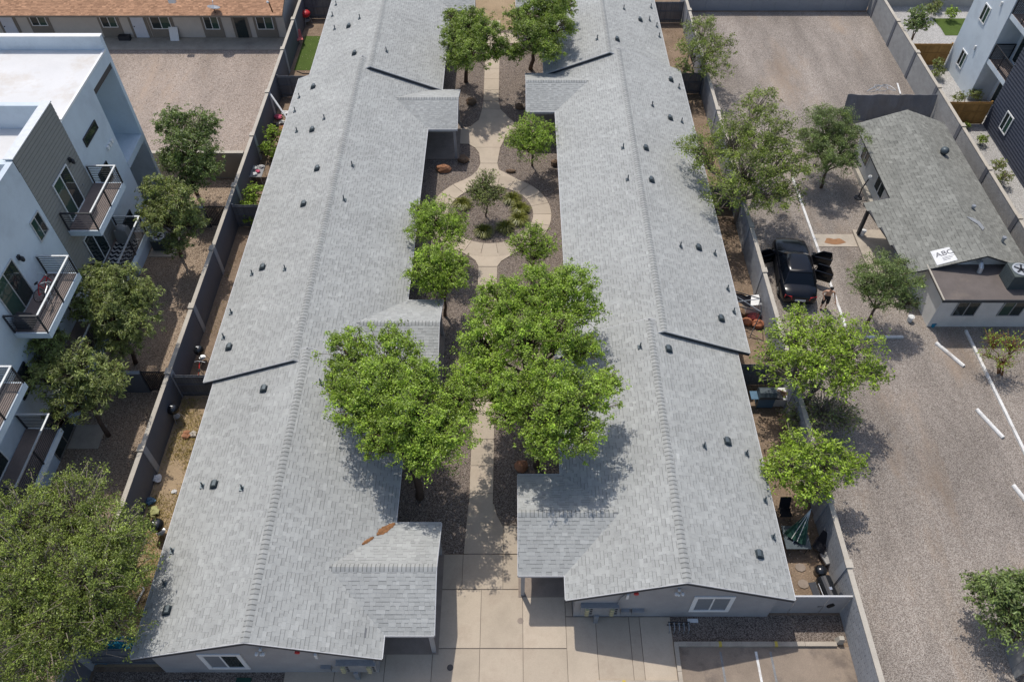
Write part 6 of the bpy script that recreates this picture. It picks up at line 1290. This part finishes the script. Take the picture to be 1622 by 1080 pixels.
# by the shingled house
for (x, y, zz, mt, lb) in ((1440, 508, .01, 'plastic_white', 'white bucket by the corner of the annex'), (1365, 372, .13, 'plastic_white', 'white bucket beside the black porch post'), (1477, 517, .01, 'plastic_blue', 'small blue bucket at the foot of the annex wall')):
    p = G(x, y, zz); o_ = thing('bucket', lb, 'bucket', p); s = .7 if 'small' in lb else 1
    MB().lathe(p, [(.13 * s, 0), (.17 * s, .36 * s), (.18 * s, .36 * s), (.15 * s, .34 * s)], 14).build('bucket_body', mt, o_, smooth=False); MB().tube([p + Vector((-.18 * s, 0, .34 * s)), p + Vector((0, -.12, .42 * s)), p + Vector((.18 * s, 0, .34 * s))], .008, 5).build('bail', 'metal_grey', o_)
p = G(1359, 314); o_ = thing('yard_lamp', 'leaning black lamp pole with a white globe beside the shingled house', 'lamp', p)
MB().tube([p, p + Vector((.05, .1, .7)), p + Vector((.3, .25, 1.35))], .04, 8).build('pole', 'metal_black', o_); MB().ball(p + Vector((.38, .28, 1.45)), .16, 12, 8).build('globe', 'plastic_white', o_, smooth=True)
MB().lathe(p, [(.25, 0), (.25, .06), (.06, .1)], 12).build('base', 'metal_black', o_)
pts = [G(1378 + 14 * math.sin(t * 1.7) + 3.2 * t, 141 + 5 * math.cos(t * 2.3) - .2 * t, .02) for t in [i * .35 for i in range(30)]]
o_ = MB().tube(pts, .02, 5).build('wire_coil', 'metal_pale'); tag(o_, 'pale tangled wire lying on the gravel before the shade cloth', 'wire')
a_, b_ = G(1421, 133, .02), G(1426, 150, .02); o_ = MB().bar(a_ + Vector((0, 0, .04)), b_ + Vector((0, 0, .04)), .1, .05).build('white_plank', 'plastic_white'); tag(o_, 'short white plank lying on the gravel before the shade cloth', 'plank')
# lower right corner: dark panel fence and pale metal cover
a_, b_ = G(1580, 1028, 0), G(1596, 1075, 0); o_ = thing('panel_fence', 'dark green-grey panel fence at the lower right corner', 'fence', a_)
for i in range(3):
    f0, f1 = i / 3, (i + 1) / 3; p0, p1 = a_.lerp(b_, f0), a_.lerp(b_, f1 - .01); MB().bar(p0 + Vector((.3, 0, .65)), p1 + Vector((.3, 0, .65)), .05, 1.3).build('panel', 'cover_grey', o_)
o_ = MB().hexa([(20.55, 8.2, .9), (23, 8.2, .9), (23, 11.4, 1.2), (20.35, 11.4, 1.2), (20.55, 8.2, .98), (23, 8.2, .98), (23, 11.4, 1.28), (20.35, 11.4, 1.28)]).build('shed_roof', 'metal_pale'); tag(o_, 'pale grey sheet roof cut by the lower right corner', 'roof sheet')
MB().box(20.7, 22.9, 8.6, 11.1, 0, .9).build('shed_wall', 'cover_grey', o_)
# loose stones dotted over the beds, lots and yards
def scatter(name, label, boxes, n, s0, s1, mat, seed):
    rng = np.random.default_rng(seed); V, Q, T = [], [], []; base = 0
    for (x0, x1, y0, y1, w) in boxes:
        for _ in range(int(n * w)):
            x, y, s = rng.uniform(x0, x1), rng.uniform(y0, y1), rng.uniform(s0, s1); a = rng.uniform(0, 6.28); c, d = math.cos(a) * s, math.sin(a) * s; h = s * rng.uniform(.5, .9)
            if name == 'bed_stones' and (abs(math.hypot(x - RC[0], y - RC[1]) - 3.25) < .65 or (-2.3 < x < -.8)): continue
            V += [(x - c, y - d, .004), (x + d, y - c, .004), (x + c, y + d, .004), (x - d, y + c, .004), (x - c * .45, y - d * .5, h), (x + d * .5, y - c * .4, h), (x + c * .5, y + d * .45, h * .9), (x - d * .5, y + c * .5, h)]
            for q in ((4, 5, 6, 7), (0, 1, 5, 4), (1, 2, 6, 5), (2, 3, 7, 6), (3, 0, 4, 7)): Q.append([base + i for i in q]); T.append(1)
            base += 8; t = rng.uniform(.45, 1.5); T[-5:] = [t] * 5
    o = put(name, fast_mesh(name, np.array(V), np.array(Q), T), mat); o['kind'] = 'stuff'; tag(o, label, 'stones')
M('stone_mix', (0.30, 0.26, 0.235), 0.95, 0.1, 3, 0.15, 20, tone=True); M('stone_tan', (0.40, 0.31, 0.235), 0.95, 0.1, 3, 0.15, 20, tone=True)
scatter('bed_stones', 'grey and brown landscape stones in the courtyard beds', [(-5.5, 2.8, 15.3, 60, 1.0)], 9000, .02, .05, 'stone_mix', 1)
scatter('lot_stones', 'loose stones over the right gravel lot', [(14.1, 29.5, 6, 62, 1.0)], 5000, .012, .03, 'stone_mix', 2)
scatter('yard_stones', 'loose tan stones in the tree yard and tan lot', [(-21.8, -17.3, 5, 41, .6), (-40, -17.3, 42, 57, .5)], 9000, .02, .045, 'stone_tan', 3)
scatter('yard_litter', 'dry leaves and litter over the side yards', [(-16.9, -14.2, 11, 61, .5), (11.2, 13.7, 13, 61, .6)], 4000, .015, .05, 'stone_tan', 4)
